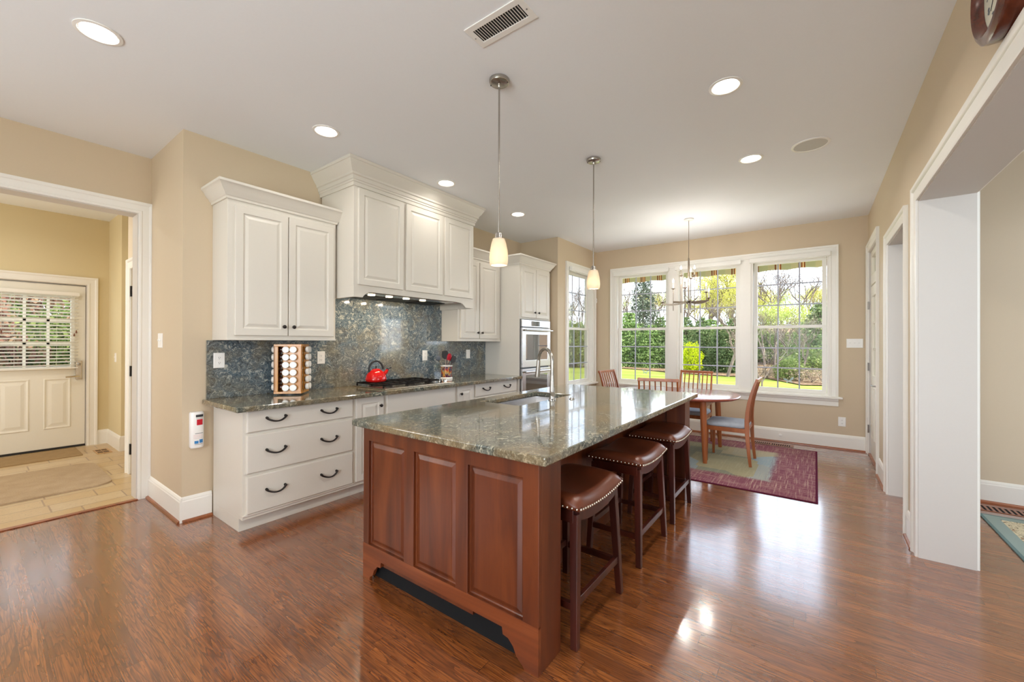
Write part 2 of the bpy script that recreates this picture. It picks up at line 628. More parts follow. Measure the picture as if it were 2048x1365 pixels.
# ---------------------------------------------------------------- mesh helpers
def ident(a, b, c):
    return (a, b, c)


def faceX(x0):
    return lambda u, w, z: (x0 + w, u, z)


def faceNX(x0):
    return lambda u, w, z: (x0 - w, u, z)


def faceNY(y0):
    return lambda u, w, z: (u, y0 - w, z)


def faceY(y0):
    return lambda u, w, z: (u, y0 + w, z)


class MB:
    def __init__(self, T=None):
        self.v = []
        self.f = []
        self.T = T or ident

    def add(self, vs, fs, T=None):
        T = T or self.T
        n = len(self.v)
        self.v += [tuple(T(*p)) for p in vs]
        self.f += [tuple(i + n for i in f) for f in fs]
        return self

    def box(self, a0, a1, b0, b1, c0, c1):
        vs = [(x, y, z) for x in (a0, a1) for y in (b0, b1) for z in (c0, c1)]
        return self.add(vs, [(0, 1, 3, 2), (4, 6, 7, 5), (0, 4, 5, 1), (2, 3, 7, 6), (0, 2, 6, 4), (1, 5, 7, 3)])

    def loops(self, rings, closed=True, cap=True):
        n = len(rings[0])
        vs = [p for r in rings for p in r]
        fs = []
        for i in range(len(rings) - 1):
            for j in range(n if closed else n - 1):
                k = (j + 1) % n
                fs.append((i * n + j, i * n + k, (i + 1) * n + k, (i + 1) * n + j))
        if cap:
            fs.append(tuple(range(n)))
            fs.append(tuple((len(rings) - 1) * n + j for j in range(n)))
        return self.add(vs, fs)

    def tube(self, pts, r, seg=8, cap=True):
        pts = [Vector(p) for p in pts]
        rs = r if isinstance(r, (list, tuple)) else [r] * len(pts)
        rings = []
        up = None
        for i, p in enumerate(pts):
            d = (pts[min(i + 1, len(pts) - 1)] - pts[max(i - 1, 0)]).normalized()
            if up is None:
                up = Vector((0, 0, 1)) if abs(d.z) < 0.9 else Vector((1, 0, 0))
            s = d.cross(up)
            s.normalize()
            up = s.cross(d).normalized()
            rings.append([tuple(p + (s * math.cos(2 * PI * k / seg) + up * math.sin(2 * PI * k / seg)) * rs[i]) for k in range(seg)])
        return self.loops(rings, True, cap)

    def bar(self, pts, w, h, side=(1, 0, 0)):
        """rectangular section swept along pts; w measured along side"""
        pts = [Vector(p) for p in pts]
        ws = w if isinstance(w, (list, tuple)) else [w] * len(pts)
        hs = h if isinstance(h, (list, tuple)) else [h] * len(pts)
        s = Vector(side)
        rings = []
        for i, p in enumerate(pts):
            d = (pts[min(i + 1, len(pts) - 1)] - pts[max(i - 1, 0)]).normalized()
            s2 = (s - d * s.dot(d)).normalized()
            n = d.cross(s2)
            a, b = s2 * ws[i] / 2, n * hs[i] / 2
            rings.append([tuple(p + a + b), tuple(p - a + b), tuple(p - a - b), tuple(p + a - b)])
        return self.loops(rings)

    def lathe(self, prof, c=(0, 0, 0), seg=24, axis='z', cap=True):
        rings = []
        for r, h in prof:
            ring = []
            for k in range(seg):
                a = 2 * PI * k / seg
                x, y = r * math.cos(a), r * math.sin(a)
                if axis == 'z':
                    ring.append((c[0] + x, c[1] + y, c[2] + h))
                elif axis == 'x':
                    ring.append((c[0] + h, c[1] + x, c[2] + y))
                else:
                    ring.append((c[0] + x, c[1] + h, c[2] + y))
            rings.append(ring)
        return self.loops(rings, True, cap)

    def prism(self, poly, b0, b1):
        """poly in (a, c), extruded over b"""
        n = len(poly)
        vs = [(a, b0, c) for a, c in poly] + [(a, b1, c) for a, c in poly]
        fs = [tuple(range(n)), tuple(range(n, 2 * n))] + [(i, (i + 1) % n, n + (i + 1) % n, n + i) for i in range(n)]
        return self.add(vs, fs)

    def sphere(self, c, r, seg=10, rings=6, sz=1.0):
        pr = [(r * math.sin(PI * (i + 0.02) / (rings + 0.04)), -r * sz * math.cos(PI * (i + 0.02) / (rings + 0.04))) for i in range(rings + 1)]
        return self.lathe(pr, c, seg)

    def rect_rings(self, u0, u1, z0, z1, prof):
        """concentric rectangles: prof = [(inset, w)...], first at the back"""
        rings = [[(u0 + i, w, z0 + i), (u1 - i, w, z0 + i), (u1 - i, w, z1 - i), (u0 + i, w, z1 - i)] for i, w in prof]
        return self.loops(rings)

    def slab(self, u0, u1, z0, z1, w0, w1, holes=()):
        """plate with rectangular holes (hu0,hu1,hz0,hz1)"""
        us = sorted(set([u0, u1] + [h for H in holes for h in H[:2] if u0 <= h <= u1]))
        zs = sorted(set([z0, z1] + [h for H in holes for h in H[2:] if z0 <= h <= z1]))
        nu, nz = len(us) - 1, len(zs) - 1

        def solid(i, j):
            if i < 0 or j < 0 or i >= nu or j >= nz:
                return False
            a, b = (us[i] + us[i + 1]) / 2, (zs[j] + zs[j + 1]) / 2
            return not any(H[0] < a < H[1] and H[2] < b < H[3] for H in holes)

        vid = {}
        vs, fs = [], []

        def V(i, j, k):
            if (i, j, k) not in vid:
                vid[(i, j, k)] = len(vs)
                vs.append((us[i], (w0, w1)[k], zs[j]))
            return vid[(i, j, k)]

        for i in range(nu):
            for j in range(nz):
                if not solid(i, j):
                    continue
                for k in (0, 1):
                    fs.append((V(i, j, k), V(i + 1, j, k), V(i + 1, j + 1, k), V(i, j + 1, k)))
                if not solid(i - 1, j):
                    fs.append((V(i, j, 0), V(i, j + 1, 0), V(i, j + 1, 1), V(i, j, 1)))
                if not solid(i + 1, j):
                    fs.append((V(i + 1, j, 0), V(i + 1, j + 1, 0), V(i + 1, j + 1, 1), V(i + 1, j, 1)))
                if not solid(i, j - 1):
                    fs.append((V(i, j, 0), V(i + 1, j, 0), V(i + 1, j, 1), V(i, j, 1)))
                if not solid(i, j + 1):
                    fs.append((V(i, j + 1, 0), V(i + 1, j + 1, 0), V(i + 1, j + 1, 1), V(i, j + 1, 1)))
        return self.add(vs, fs)

    def casing(self, u0, u1, z0, z1, prof, bottom=False):
        """moulded frame around an opening; prof = closed list of (d outward, w)"""
        rings = []
        for d, w in prof:
            if bottom:
                rings.append([(u0 - d, w, z0 - d), (u0 - d, w, z1 + d), (u1 + d, w, z1 + d), (u1 + d, w, z0 - d)])
            else:
                rings.append([(u0 - d, w, z0), (u0 - d, w, z1 + d), (u1 + d, w, z1 + d), (u1 + d, w, z0)])
        n = len(rings)
        rings.append(rings[0])
        if bottom:
            return self.loops(rings, True, False)
        vs = [p for r in rings[:-1] for p in r]
        fs = []
        for i in range(n):
            k = (i + 1) % n
            for j in range(3):
                fs.append((i * 4 + j, i * 4 + j + 1, k * 4 + j + 1, k * 4 + j))
        fs.append(tuple(i * 4 for i in range(n)))
        fs.append(tuple(i * 4 + 3 for i in range(n)))
        return self.add(vs, fs)

    def crown(self, u0, u1, wb, wf, prof):
        """moulding running round three sides; prof closed list (out, z)"""
        n = len(prof)
        vs, fs = [], []
        for o, z in prof:
            vs += [(u0 - o, wb, z), (u0 - o, wf + o, z), (u1 + o, wf + o, z), (u1 + o, wb, z)]
        for i in range(n):
            k = (i + 1) % n
            for j in range(3):
                fs.append((i * 4 + j, i * 4 + j + 1, k * 4 + j + 1, k * 4 + j))
        fs.append(tuple(i * 4 for i in range(n)))
        fs.append(tuple(i * 4 + 3 for i in range(n)))
        return self.add(vs, fs)

    def build(self, name, mat, parent=None, label=None, bevel=0.0, smooth=None, center=True, kind=None, subsurf=0, cat=None, group=None, seg=2):
        me = bpy.data.meshes.new(name)
        V = np.array(self.v, dtype=float)
        base = Vector((0, 0, 0))
        if parent is None and center and kind != 'structure':
            lo, hi = V.min(0), V.max(0)
            base = Vector(((lo[0] + hi[0]) / 2, (lo[1] + hi[1]) / 2, lo[2]))
        elif parent is not None and WORLD[0]:
            p = parent
            while p is not None:
                base += p.location
                p = p.parent
        me.from_pydata([tuple(Vector(v) - base) for v in self.v], [], self.f)
        bm = bmesh.new()
        bm.from_mesh(me)
        bmesh.ops.recalc_face_normals(bm, faces=bm.faces)
        bm.to_mesh(me)
        bm.free()
        if smooth is not None:
            me.shade_smooth()
            me.set_sharp_from_angle(angle=R(smooth))
        o = bpy.data.objects.new(name, me)
        me.materials.append(MATS[mat])
        col.objects.link(o)
        if parent is not None:
            o.parent = parent
        else:
            o.location = base
        if bevel:
            b = o.modifiers.new('bevel', 'BEVEL')
            b.width = bevel
            b.segments = seg
            b.limit_method = 'ANGLE'
            b.angle_limit = R(40)
        if subsurf:
            s = o.modifiers.new('sub', 'SUBSURF')
            s.levels = s.render_levels = subsurf
        if label:
            o['label'] = label
        if cat:
            o['category'] = cat
        if group:
            o['group'] = group
        if kind:
            o['kind'] = kind
        return o


WORLD = [True]  # parts are written in world coordinates; builders of repeated things switch to local ones


def thing(name, label, cat, loc=(0, 0, 0), rz=0.0, group=None, kind=None):
    o = bpy.data.objects.new(name, None)
    o.empty_display_size = 0.1
    col.objects.link(o)
    o.location = loc
    o.rotation_euler = (0, 0, rz)
    if label:
        o['label'] = label
    if cat:
        o['category'] = cat
    if group:
        o['group'] = group
    if kind:
        o['kind'] = kind
    return o


KIDS = {}


def dup(root, loc, rz=None, label=None, group=None, scale=None):
    def cp(o, parent):
        c = o.copy()
        col.objects.link(c)
        c.parent = parent
        for ch in list(o.children):
            cp(ch, c)
        return c
    r = cp(root, None)
    r.location = loc
    if rz is not None:
        r.rotation_euler = (0, 0, rz)
    if scale:
        r.scale = scale if isinstance(scale, tuple) else (scale,) * 3
    if label:
        r['label'] = label
    if group:
        r['group'] = group
    return r


def S(name, mb, mat, parent=None, **kw):
    return mb.build(name, mat, parent, kind='structure' if parent is None else None, **kw)


# ---------------------------------------------------------------- room shell
XW, XM, XR, YB, YJ, YO, XD = -3.985, -4.88, 0.55, 7.03, 1.04, 5.62, -3.27
H = CEIL
REAR = -3.2
S('floor', MB().box(-4.87, 5.2, REAR - .1, YB + .1, -.12, 0.0), 'oak_floor')
S('floor', MB().box(-8.0, -4.87, -2.6, 1.9, -.12, 0.004), 'travertine')
S('ceiling', MB().box(-8.1, 5.3, REAR - 3.4, YB + .2, H, H + .2), 'ceiling_paint')  # unseen overhang past the rear wall, added to keep sun out
S('trim_threshold', MB().box(-4.90, -4.855, -.35, .955, 0, .009), 'shoe_wood', bevel=.003)

S('wall_kitchen', MB(faceX(XW)).slab(YJ + .16, YO, 0, H, -.12, 0), 'wall_paint')
S('wall_jut', MB(faceNY(YJ)).slab(XM, XW, 0, H, -.16, 0), 'wall_paint')
OL0, OL1, OLZ = -.37, .953, 2.566
S('wall_left', MB(faceX(XM)).slab(REAR, YJ, 0, H, -.16, 0, [(OL0, OL1, -1, OLZ), (-2.8, -1.0, .75, 2.45)]), 'wall_paint')
S('trim_left_window', MB(faceX(XM)).casing(-2.8, -1.0, .75, 2.45, [(0, 0), (0, .016), (.09, .016), (.09, 0)], True), 'trim_paint')
S('wall_oven_return', MB(faceNY(YO)).slab(XW, XD, 0, H, -.15, 0), 'wall_paint')
WDY0, WDY1 = 5.965, 6.885
WZ0, WZ1 = .70, 2.645
S('wall_dining_side', MB(faceX(XD)).slab(YO + .15, YB, 0, H, -.16, 0, [(WDY0, WDY1, WZ0, WZ1)]), 'wall_paint')
WC = [-2.425, -1.372, -.313]
S('wall_back', MB(faceNY(YB)).slab(XD - .16, XR + .26, 0, H, -.16, 0, [(c - .46, c + .46, WZ0, WZ1) for c in WC]), 'wall_paint')
D3 = (5.975, 6.915, 2.58)
O2 = (4.27, 5.19, 2.345)
O3 = (.5, 3.795, 2.372)
S('wall_right', MB(faceNX(XR)).slab(REAR, YB, 0, H, -.26, 0, [(D3[0], D3[1], -1, D3[2]), (O2[0], O2[1], -1, O2[2]), (O3[0], O3[1], -1, O3[2])]), 'wall_paint')
S('wall_rear', MB(faceY(REAR)).slab(XM - .16, 5.2, 0, H, -.15, 0, [(-1.7, .5, .6, 2.5)]), 'wall_paint')
# mudroom
XMF, YMR = -7.92, 1.24
MD = (.13, 1.03, 2.175)
S('wall_mudroom_far', MB(faceX(XMF)).slab(-2.6, 1.9, 0, H, -.16, 0, [(MD[0], MD[1], -1, MD[2])]), 'wall_paint_mudroom')
S('wall_mudroom_side', MB(faceNY(YMR)).slab(XMF, -7.17, 0, H, -.5, 0), 'wall_paint_mudroom')
S('wall_mudroom_recess', MB(faceNY(1.74)).slab(-7.17, -6.0, 0, H, -.1, 0), 'wall_paint_mudroom')
SD = (-5.865, -5.05, 2.19)
S('wall_mudroom_door_side', MB(faceNY(1.09)).slab(-6.01, XM - .16, 0, H, -.7, 0, [(SD[0], SD[1], -1, SD[2])]), 'wall_paint_side')
S('wall_mudroom_near', MB(faceY(-2.5)).slab(-8.0, XM, 0, H, -.1, 0), 'wall_paint_mudroom')
# side room beyond the right-hand openings
YS = 5.48
S('wall_side_room_back', MB(faceNY(YS)).slab(XR + .26, 5.2, 0, H, -.14, 0), 'wall_paint_side')
S('wall_side_room_far', MB(faceNX(5.1)).slab(REAR, YS, 0, H, -.12, 0), 'wall_paint_side')

BB = [(0, 0), (.016, 0), (.016, .160), (.013, .168), (.012, .178), (.006, .19), (0, .196)]
SH = [(0, 0), (.018, 0), (.0175, .008), (.012, .016), (0, .02)]


def base(side, T, u0, u1, shoe=True):
    m = MB(T)
    n = len(BB)
    m.add([(u0, w, z) for w, z in BB] + [(u1, w, z) for w, z in BB], [tuple(range(n)), tuple(range(n, 2 * n))] + [(i, (i + 1) % n, n + (i + 1) % n, n + i) for i in range(n)])
    S('baseboard_' + side, m, 'trim_paint')
    if shoe:
        n = len(SH)
        m = MB(T)
        P = [(w + .016, z) for w, z in SH]
        m.add([(u0, w, z) for w, z in P] + [(u1, w, z) for w, z in P], [tuple(range(n)), tuple(range(n, 2 * n))] + [(i, (i + 1) % n, n + (i + 1) % n, n + i) for i in range(n)])
        S('trim_shoe_' + side, m, 'shoe_wood')


base('jut', faceNY(YJ), XM + .02, XW + .0158)
base('kitchen', faceX(XW), YJ, 1.238)
base('back', faceNY(YB), XD, XR - .02)
base('dining_side', faceX(XD), YO + .01, YB)
base('right_far', faceNX(XR), 5.30, 5.86)
base('right_middle', faceNX(XR), 3.90, 4.155)
base('side_room', faceNY(YS), XR + .27, 5.0)
base('mudroom_side', faceNY(YMR), XMF, -7.17 + .0158, False)
base('mudroom_return', faceX(-7.17), YMR, 1.74, False)
base('mudroom_far', faceX(XMF), 1.13, YMR, False)

CAS = [(0, 0), (0, .014), (.008, .018), (.02, .018), (.026, .013), (.07, .016), (.076, .024), (.085, .028), (.1, .028), (.1, 0)]


def jamb(T, u0, u1, z1, w0, w1, name='trim_jamb'):
    m = MB(T)
    m.slab(u0 - .012, u1 + .012, 0, z1 + .012, w0, w1, [(u0 + .008, u1 - .008, -1, z1 - .008)])
    return S(name, m, 'jamb_paint')


# left opening
S('trim_left_opening', MB(faceX(XM)).casing(OL0, OL1, 0, OLZ, CAS), 'trim_paint', smooth=30)
jamb(faceX(XM), OL0, OL1, OLZ, -.165, .002)
# right openings
for nm, o in (('near', O3), ('middle', O2)):
    S('trim_%s_opening' % nm, MB(faceNX(XR)).casing(o[0], o[1], 0, o[2], CAS), 'trim_paint', smooth=30)
    S('trim_%s_opening_side_room' % nm, MB(faceX(XR + .26)).casing(o[0], o[1], 0, o[2], CAS), 'trim_paint', smooth=30)
    jamb(faceNX(XR), o[0], o[1], o[2], -.262, .002)
S('trim_glazed_door', MB(faceNX(XR)).casing(D3[0], D3[1], 0, D3[2], CAS), 'trim_paint', smooth=30)
jamb(faceNX(XR), D3[0], D3[1], D3[2], -.262, .002)
# rear window, unseen, added for fill light from behind the camera
for k, (a, b) in enumerate(((-1.7, .5),)):
    S('trim_rear_window', MB(faceY(REAR)).casing(a, b, .6, 2.5, CAS, True), 'trim_paint')


# ---- double-hung windows
def window(idx, T, c, half, depth, vis=True):
    """T: w points into the room; sashes sit at w = -depth"""
    wn = thing('window_%d' % idx, None, None, T(c, 0, WZ0), kind='structure')
    u0, u1 = c - half, c + half
    zm = 1.655
    m = MB(T).slab(u0, u1, WZ0, WZ1, -.15, 0.0, [(u0 + .022, u1 - .022, WZ0 + .02, WZ1 - .02)])
    m.build('window_frame', 'trim_paint', wn)
    for nm, z0, z1, w in (('lower_sash', WZ0 + .02, zm + .02, -depth), ('upper_sash', zm - .02, WZ1 - .02, -depth - .035)):
        a, b = u0 + .025, u1 - .025
        st = .05
        zb = z0 + (.05 if nm == 'lower_sash' else .038)
        zt = z1 - (.038 if nm == 'lower_sash' else .05)
        s = MB(T).slab(a, b, z0, z1, w - .032, w, [(a + st, b - st, zb, zt)]).build(nm, 'trim_paint', wn, bevel=.003)
        g = MB(T).box(a + st - .004, b - st + .004, w - .019, w - .015, zb - .004, zt + .004)
        g.build('pane', 'window_glass', s)
        mm = MB(T)
        for i in (1, 2):
            uu = a + st + (b - a - 2 * st) * i / 3
            mm.box(uu - .009, uu + .009, w - .0145, w - .006, zb, zt)
            zz = zb + (zt - zb) * i / 3
            mm.box(a + st, b - st, w - .0145, w - .0055, zz - .009, zz + .009)
        mm.build('muntin_grid', 'muntin_grey', s)
    l = MB(T).box(c - .03, c + .03, -depth + .0, -depth + .02, zm + .02, zm + .032)
    l.build('sash_lock', 'hinge_steel', wn, bevel=.003)
    return wn


for k, c in enumerate(WC):
    window(k + 1, faceNY(YB), c, .46, .06)
window(4, faceX(XD), (WDY0 + WDY1) / 2, .46, .06)
# shared casing of the triple window
A0, A1 = WC[0] - .46, WC[2] + .46
m = MB(faceNY(YB)).casing(A0, A1, WZ0, WZ1, CAS)
S('trim_triple_window', m, 'trim_paint', smooth=30)
m = MB(faceNY(YB))
for i in (0, 1):
    a, b = WC[i] + .46, WC[i + 1] - .46
    m.box(a, b, 0, .016, WZ0, WZ1)
S('trim_mullions', m, 'trim_paint', bevel=.003)
m = MB(faceNY(YB)).box(A0 - .145, A1 + .145, -.05, .055, WZ0 - .03, WZ0)
S('trim_window_sill', m, 'trim_paint', bevel=.006)
m = MB(lambda u, w, z: (u, YB - w, z))
ap = [(0, WZ0 - .13), (.012, WZ0 - .13), (.014, WZ0 - .07), (.026, WZ0 - .06), (.03, WZ0 - .03), (0, WZ0 - .03)]
n = len(ap)
m.add([(A0 - .1, w, z) for w, z in ap] + [(A1 + .1, w, z) for w, z in ap], [tuple(range(n)), tuple(range(n, 2 * n))] + [(i, (i + 1) % n, n + (i + 1) % n, n + i) for i in range(n)])
S('trim_window_apron', m, 'trim_paint')
S('trim_dining_side_window', MB(faceX(XD)).casing(WDY0, WDY1, WZ0, WZ1, CAS), 'trim_paint', smooth=30)
S('trim_dining_side_sill', MB(faceX(XD)).box(WDY0 - .12, YB - .01, -.05, .055, WZ0 - .03, WZ0), 'trim_paint', bevel=.006)

# shades rolled up over the windows
for k, c in enumerate(WC):
    t = thing('window_shade', ['white rolled-up shade box over the window nearest the corner', 'white rolled-up shade box over the middle window, behind the chandelier', 'white rolled-up shade box over the window nearest the glazed door'][k], 'window shade', (c, YB - .03, 2.595), group='shades over the triple window')
    MB().box(c - .475, c + .475, YB - .085, YB - .029, 2.60, 2.665).build('headbox', 'blind_white', t, bevel=.005)
    MB().box(c - .455, c + .455, YB - .06, YB - .045, 2.592, 2.602).build('bottom_bar', 'blind_white', t, bevel=.002)
t = thing('window_shade', 'white rolled-up shade box over the narrow side window beside the ovens', 'window shade', (XD + .03, 6.43, 2.595))
MB(faceX(XD)).box(5.95, 6.90, .029, .085, 2.60, 2.665).build('headbox', 'blind_white', t, bevel=.005)
MB(faceX(XD)).box(5.97, 6.88, .045, .06, 2.592, 2.602).build('bottom_bar', 'blind_white', t, bevel=.002)

# ---- glazed door in the right-hand wall
d = thing('door_1', None, None, (XR + .03, (D3[0] + D3[1]) / 2, 0), kind='structure')
T = faceNX(XR + .06)
y0, y1 = D3[0] + .012, D3[1] - .012
lf = MB(T).slab(y0, y1, .015, 2.13, 0, .045, [(y0 + .13, y1 - .13, 1.02, 2.0)]).build('door_leaf', 'door_paint', d, bevel=.003)
MB(T).box(y0 + .13, y1 - .13, .015, .022, 1.02, 2.0).build('pane', 'window_glass', lf)
mm = MB(T)
for i in (1, 2):
    u = y0 + .13 + (y1 - y0 - .26) * i / 3
    mm.box(u - .01, u + .01, .01, .035, 1.02, 2.0)
    z = 1.02 + .98 * i / 3
    mm.box(y0 + .13, y1 - .13, .01, .035, z - .01, z + .01)
mm.build('muntin_grid', 'door_paint', lf)
for a, b in ((y0 + .12, (y0 + y1) / 2 - .04), ((y0 + y1) / 2 + .04, y1 - .12)):
    MB(T).rect_rings(a, b, .25, .88, [(0, .03), (0, .052), (.01, .052), (.02, .046), (.035, .046), (.07, .053)]).build('door_panel', 'door_paint', lf)
tr = MB(T).slab(y0, y1, 2.15, 2.57, -.02, .045, [(y0 + .07, y1 - .07, 2.27, 2.50)]).build('transom', 'door_paint', d, bevel=.003)
MB(T).box(y0 + .07, y1 - .07, .01, .016, 2.27, 2.5).build('pane', 'window_glass', tr)
MB(T).box(y0 + .06, y0 + .06 + .045, .045, .052, 1.12, 1.19).build('deadbolt', 'hinge_steel', d, bevel=.005)
h = MB(T).box(y0 + .06, y0 + .105, .045, .052, .87, 1.0).build('door_handle', 'hinge_steel', d, bevel=.005)
MB(T).tube([(y0 + .08, .05, .94), (y0 + .08, .095, .94), (y0 + .10, .1, .94), (y0 + .20, .1, .94)], .009).build('lever', 'hinge_steel', h, smooth=40)
for z in (.33, 1.12, 1.9):
    MB(faceNX(XR)).tube([(y1 - .0, .008, z - .05), (y1 - .0, .008, z + .05)], .009).build('hinge', 'hinge_steel', d, smooth=40)
S('trim_door_threshold', MB().box(XR - .01, XR + .26, D3[0], D3[1], 0, .02), 'shoe_wood', bevel=.006)

# ---- mudroom entry door
d = thing('door_2', None, None, (XMF, .58, 0), kind='structure')
T = faceX(XMF - .03)
a, b = MD[0] + .012, MD[1] - .012
gz0, gz1, gu0, gu1 = 1.085, 1.985, .285, .88
lf = MB(T).slab(a, b, .03, 2.155, -.045, 0, [(gu0, gu1, gz0, gz1)]).build('door_leaf', 'door_paint', d, bevel=.003)
MB(T).box(gu0, gu1, -.028, -.022, gz0, gz1).build('pane', 'window_glass', lf)
mm = MB(T)
for i in (1, 2):
    u = gu0 + (gu1 - gu0) * i / 3
    mm.box(u - .013, u + .013, -.022, -.002, gz0, gz1)
    z = gz0 + (gz1 - gz0) * i / 3
    mm.box(gu0, gu1, -.022, -.002, z - .013, z + .013)
mm.build('muntin_grid', 'door_paint', lf)
MB(T).slab(gu0 - .04, gu1 + .04, gz0 - .04, gz1 + .04, 0, .012, [(gu0, gu1, gz0, gz1)]).build('glass_frame', 'door_paint', lf, bevel=.004)
for p, q in ((.265, .525), (.645, .885)):
    MB(T).rect_rings(p, q, .28, .93, [(0, -.01), (0, .003), (.008, .008), (.02, .003), (.03, -.002), (.07, .007)]).build('door_panel', 'door_paint', lf)
MB(T).box(a, b, -.045, .008, .006, .03).build('door_sweep', 'rubber_dark', d)
S('trim_mudroom_door', MB(faceX(XMF)).casing(MD[0], MD[1], 0, MD[2], CAS), 'trim_paint', smooth=30)
lk = MB(T).box(.925, .985, 0, .022, .905, 1.155).build('lock_plate', 'brass_silver', d, bevel=.006)
MB(T).tube([(.955, .02, .95), (.955, .065, .95), (.93, .07, .95), (.83, .07, .945)], .011).build('door_handle', 'brass_silver', lk, smooth=40)
MB(T).lathe([(.0, 0), (.018, 0), (.018, .012), (.0, .014)], (0, 0, 0), 16).v
mm = MB(lambda x, y, z: (XMF - .03 + .022 + z, .955 + x, 1.11 + y))
mm.lathe([(.019, 0), (.019, .012), (.006, .014)], (0, 0, 0), 18).build('deadbolt', 'nickel', lk, smooth=40)

jamb(faceX(XMF), MD[0], MD[1], MD[2], -.16, .002, 'trim_mudroom_jamb')
S('trim_mudroom_stop', MB(faceX(XMF)).slab(MD[0], MD[1], .03, MD[2], -.09, -.076, [(MD[0] + .03, MD[1] - .03, -1, MD[2] - .04)]), 'trim_paint')
# blind hung on that door
bl = thing('venetian_blind', 'white slatted blind hung over the glass of the mudroom door', 'blind', (XMF + .02, .58, 1.05))
MB(T).box(.19, .955, .014, .065, 2.015, 2.06).build('headrail', 'blind_white', bl, bevel=.004)
mm = MB(T)
z = 1.10
while z < 2.01:
    mm.add([(.2, .018, z - .006), (.945, .018, z - .006), (.945, .060, z + .008), (.2, .060, z + .008), (.2, .018, z - .003), (.945, .018, z - .003), (.945, .060, z + .011), (.2, .060, z + .011)],
           [(0, 1, 2, 3), (4, 5, 6, 7), (0, 1, 5, 4), (3, 2, 6, 7), (0, 3, 7, 4), (1, 2, 6, 5)])
    z += .043
mm.build('slats', 'blind_white', bl)
MB(T).box(.2, .945, .018, .058, 1.055, 1.072).build('bottom_rail', 'blind_white', bl, bevel=.003)
mm = MB(T)
for u in (.27, .40, .75, .885):
    mm.tube([(u, .062, 1.06), (u, .062, 2.02)], .0016, 5)
mm.build('ladder_cord', 'cord_white', bl)
for u, zz in ((.905, 1.52), (.925, 1.56), (.30, 1.55)):
    c = MB(T).tube([(u, .068, zz), (u, .068, 2.02)], .0013, 5).build('pull_cord', 'cord_white', bl)
    mm = MB(T)
    mm.add([], [])
    mm.tube([(u, .068, zz), (u, .068, zz - .02), (u, .068, zz - .04)], [.004, .008, .009], 8).build('tassel', 'tassel_wood', c, smooth=40)

# ---- side door of the mudroom, only its hinge side shows past the jamb
d = thing('door_3', None, None, ((SD[0] + SD[1]) / 2, 1.09, 0), kind='structure')
T = faceNY(1.10)
lf = MB(T).box(SD[0] + .01, SD[1] - .01, -.04, 0, .012, SD[2] - .01).build('door_leaf', 'door_paint', d, bevel=.003)
for p, q in ((-5.74, -5.5), (-5.41, -5.17)):
    for z0, z1 in ((.25, .95), (1.1, 2.0)):
        MB(T).rect_rings(p, q, z0, z1, [(0, -.01), (0, .003), (.008, .006), (.02, .001), (.07, .006)]).build('door_panel', 'door_paint', lf)
for z in (.27, 1.10, 1.95):
    MB(T).box(SD[0] - .012, SD[0] + .032, .006, .020, z - .055, z + .055).build('hinge', 'black_iron', d)
S('trim_mudroom_side_door', MB(faceNY(1.09)).casing(SD[0], SD[1], 0, SD[2], CAS), 'trim_paint', smooth=30)

# ---------------------------------------------------------------- cabinet helpers
DP = [(0, 0), (0, .019), (.003, .021), (.056, .021), (.060, .0145), (.066, .0125), (.072, .0125), (.092, .019), (.094, .0195)]


def knob(T, u, z, w, parent, mat='bronze_dark', r=.016):
    m = MB(lambda x, y, h: T(u + x, w + h, z + y))
    m.lathe([(.007, -.001), (.006, .012), (r * .7, .016), (r, .022), (r * .95, .028), (r * .5, .032), (.002, .033)], (0, 0, 0), 14)
    m.build('knob', mat, parent, smooth=50)


def pull(T, u, z, w, parent):
    m = MB(T)
    pts = []
    for i in range(13):
        s = -1 + 2 * i / 12
        pts.append((u + s * .072, w + .012 + .022 * (1 - s * s), z + .012 - .026 * (1 - s * s) + (.006 if abs(s) > .95 else 0)))
    rr = [.008 - .0022 * (1 - abs(-1 + 2 * i / 12)) + (.003 if i in (0, 12) else 0) for i in range(13)]
    m.tube(pts, rr, 8)
    for s in (-1, 1):
        m.tube([(u + s * .068, w - .001, z + .016), (u + s * .068, w + .02, z + .016)], [.011, .007], 8)
    m.build('handle', 'bronze_dark', parent, smooth=50)


def panel_door(T, u0, u1, z0, z1, w, parent, name='door', mat='cabinet_paint'):
    return MB(lambda a, b, c: T(a, w + b, c)).rect_rings(u0, u1, z0, z1, DP).build(name, mat, parent, bevel=.0015)


def drawer(T, u0, u1, z0, z1, w, parent, pulls):
    dr = MB(lambda a, b, c: T(a, w + b, c)).rect_rings(u0, u1, z0, z1, [(0, 0), (0, .016), (.004, .021), (.008, .022)]).build('drawer', 'cabinet_paint', parent)
    for u in pulls:
        pull(T, u, (z0 + z1) / 2 - (0.0), w + .021, dr)
    return dr


CT = .95  # counter height
FB = -3.382  # face frame plane of the base cabinets
TX = faceX(0)
WF = FB
TF = lambda u, w, z: (w, u, z)   # w is world X here


def base_body(parent, y0, y1, end=False):
    m = MB(TF)
    m.box(y0, y1, XW + .025, FB, .1, CT - .041)
    m.box(y0, y1, XW + .025, FB - .065, 0, .1)
    m.build('body', 'cabinet_paint', parent, bevel=.0015)


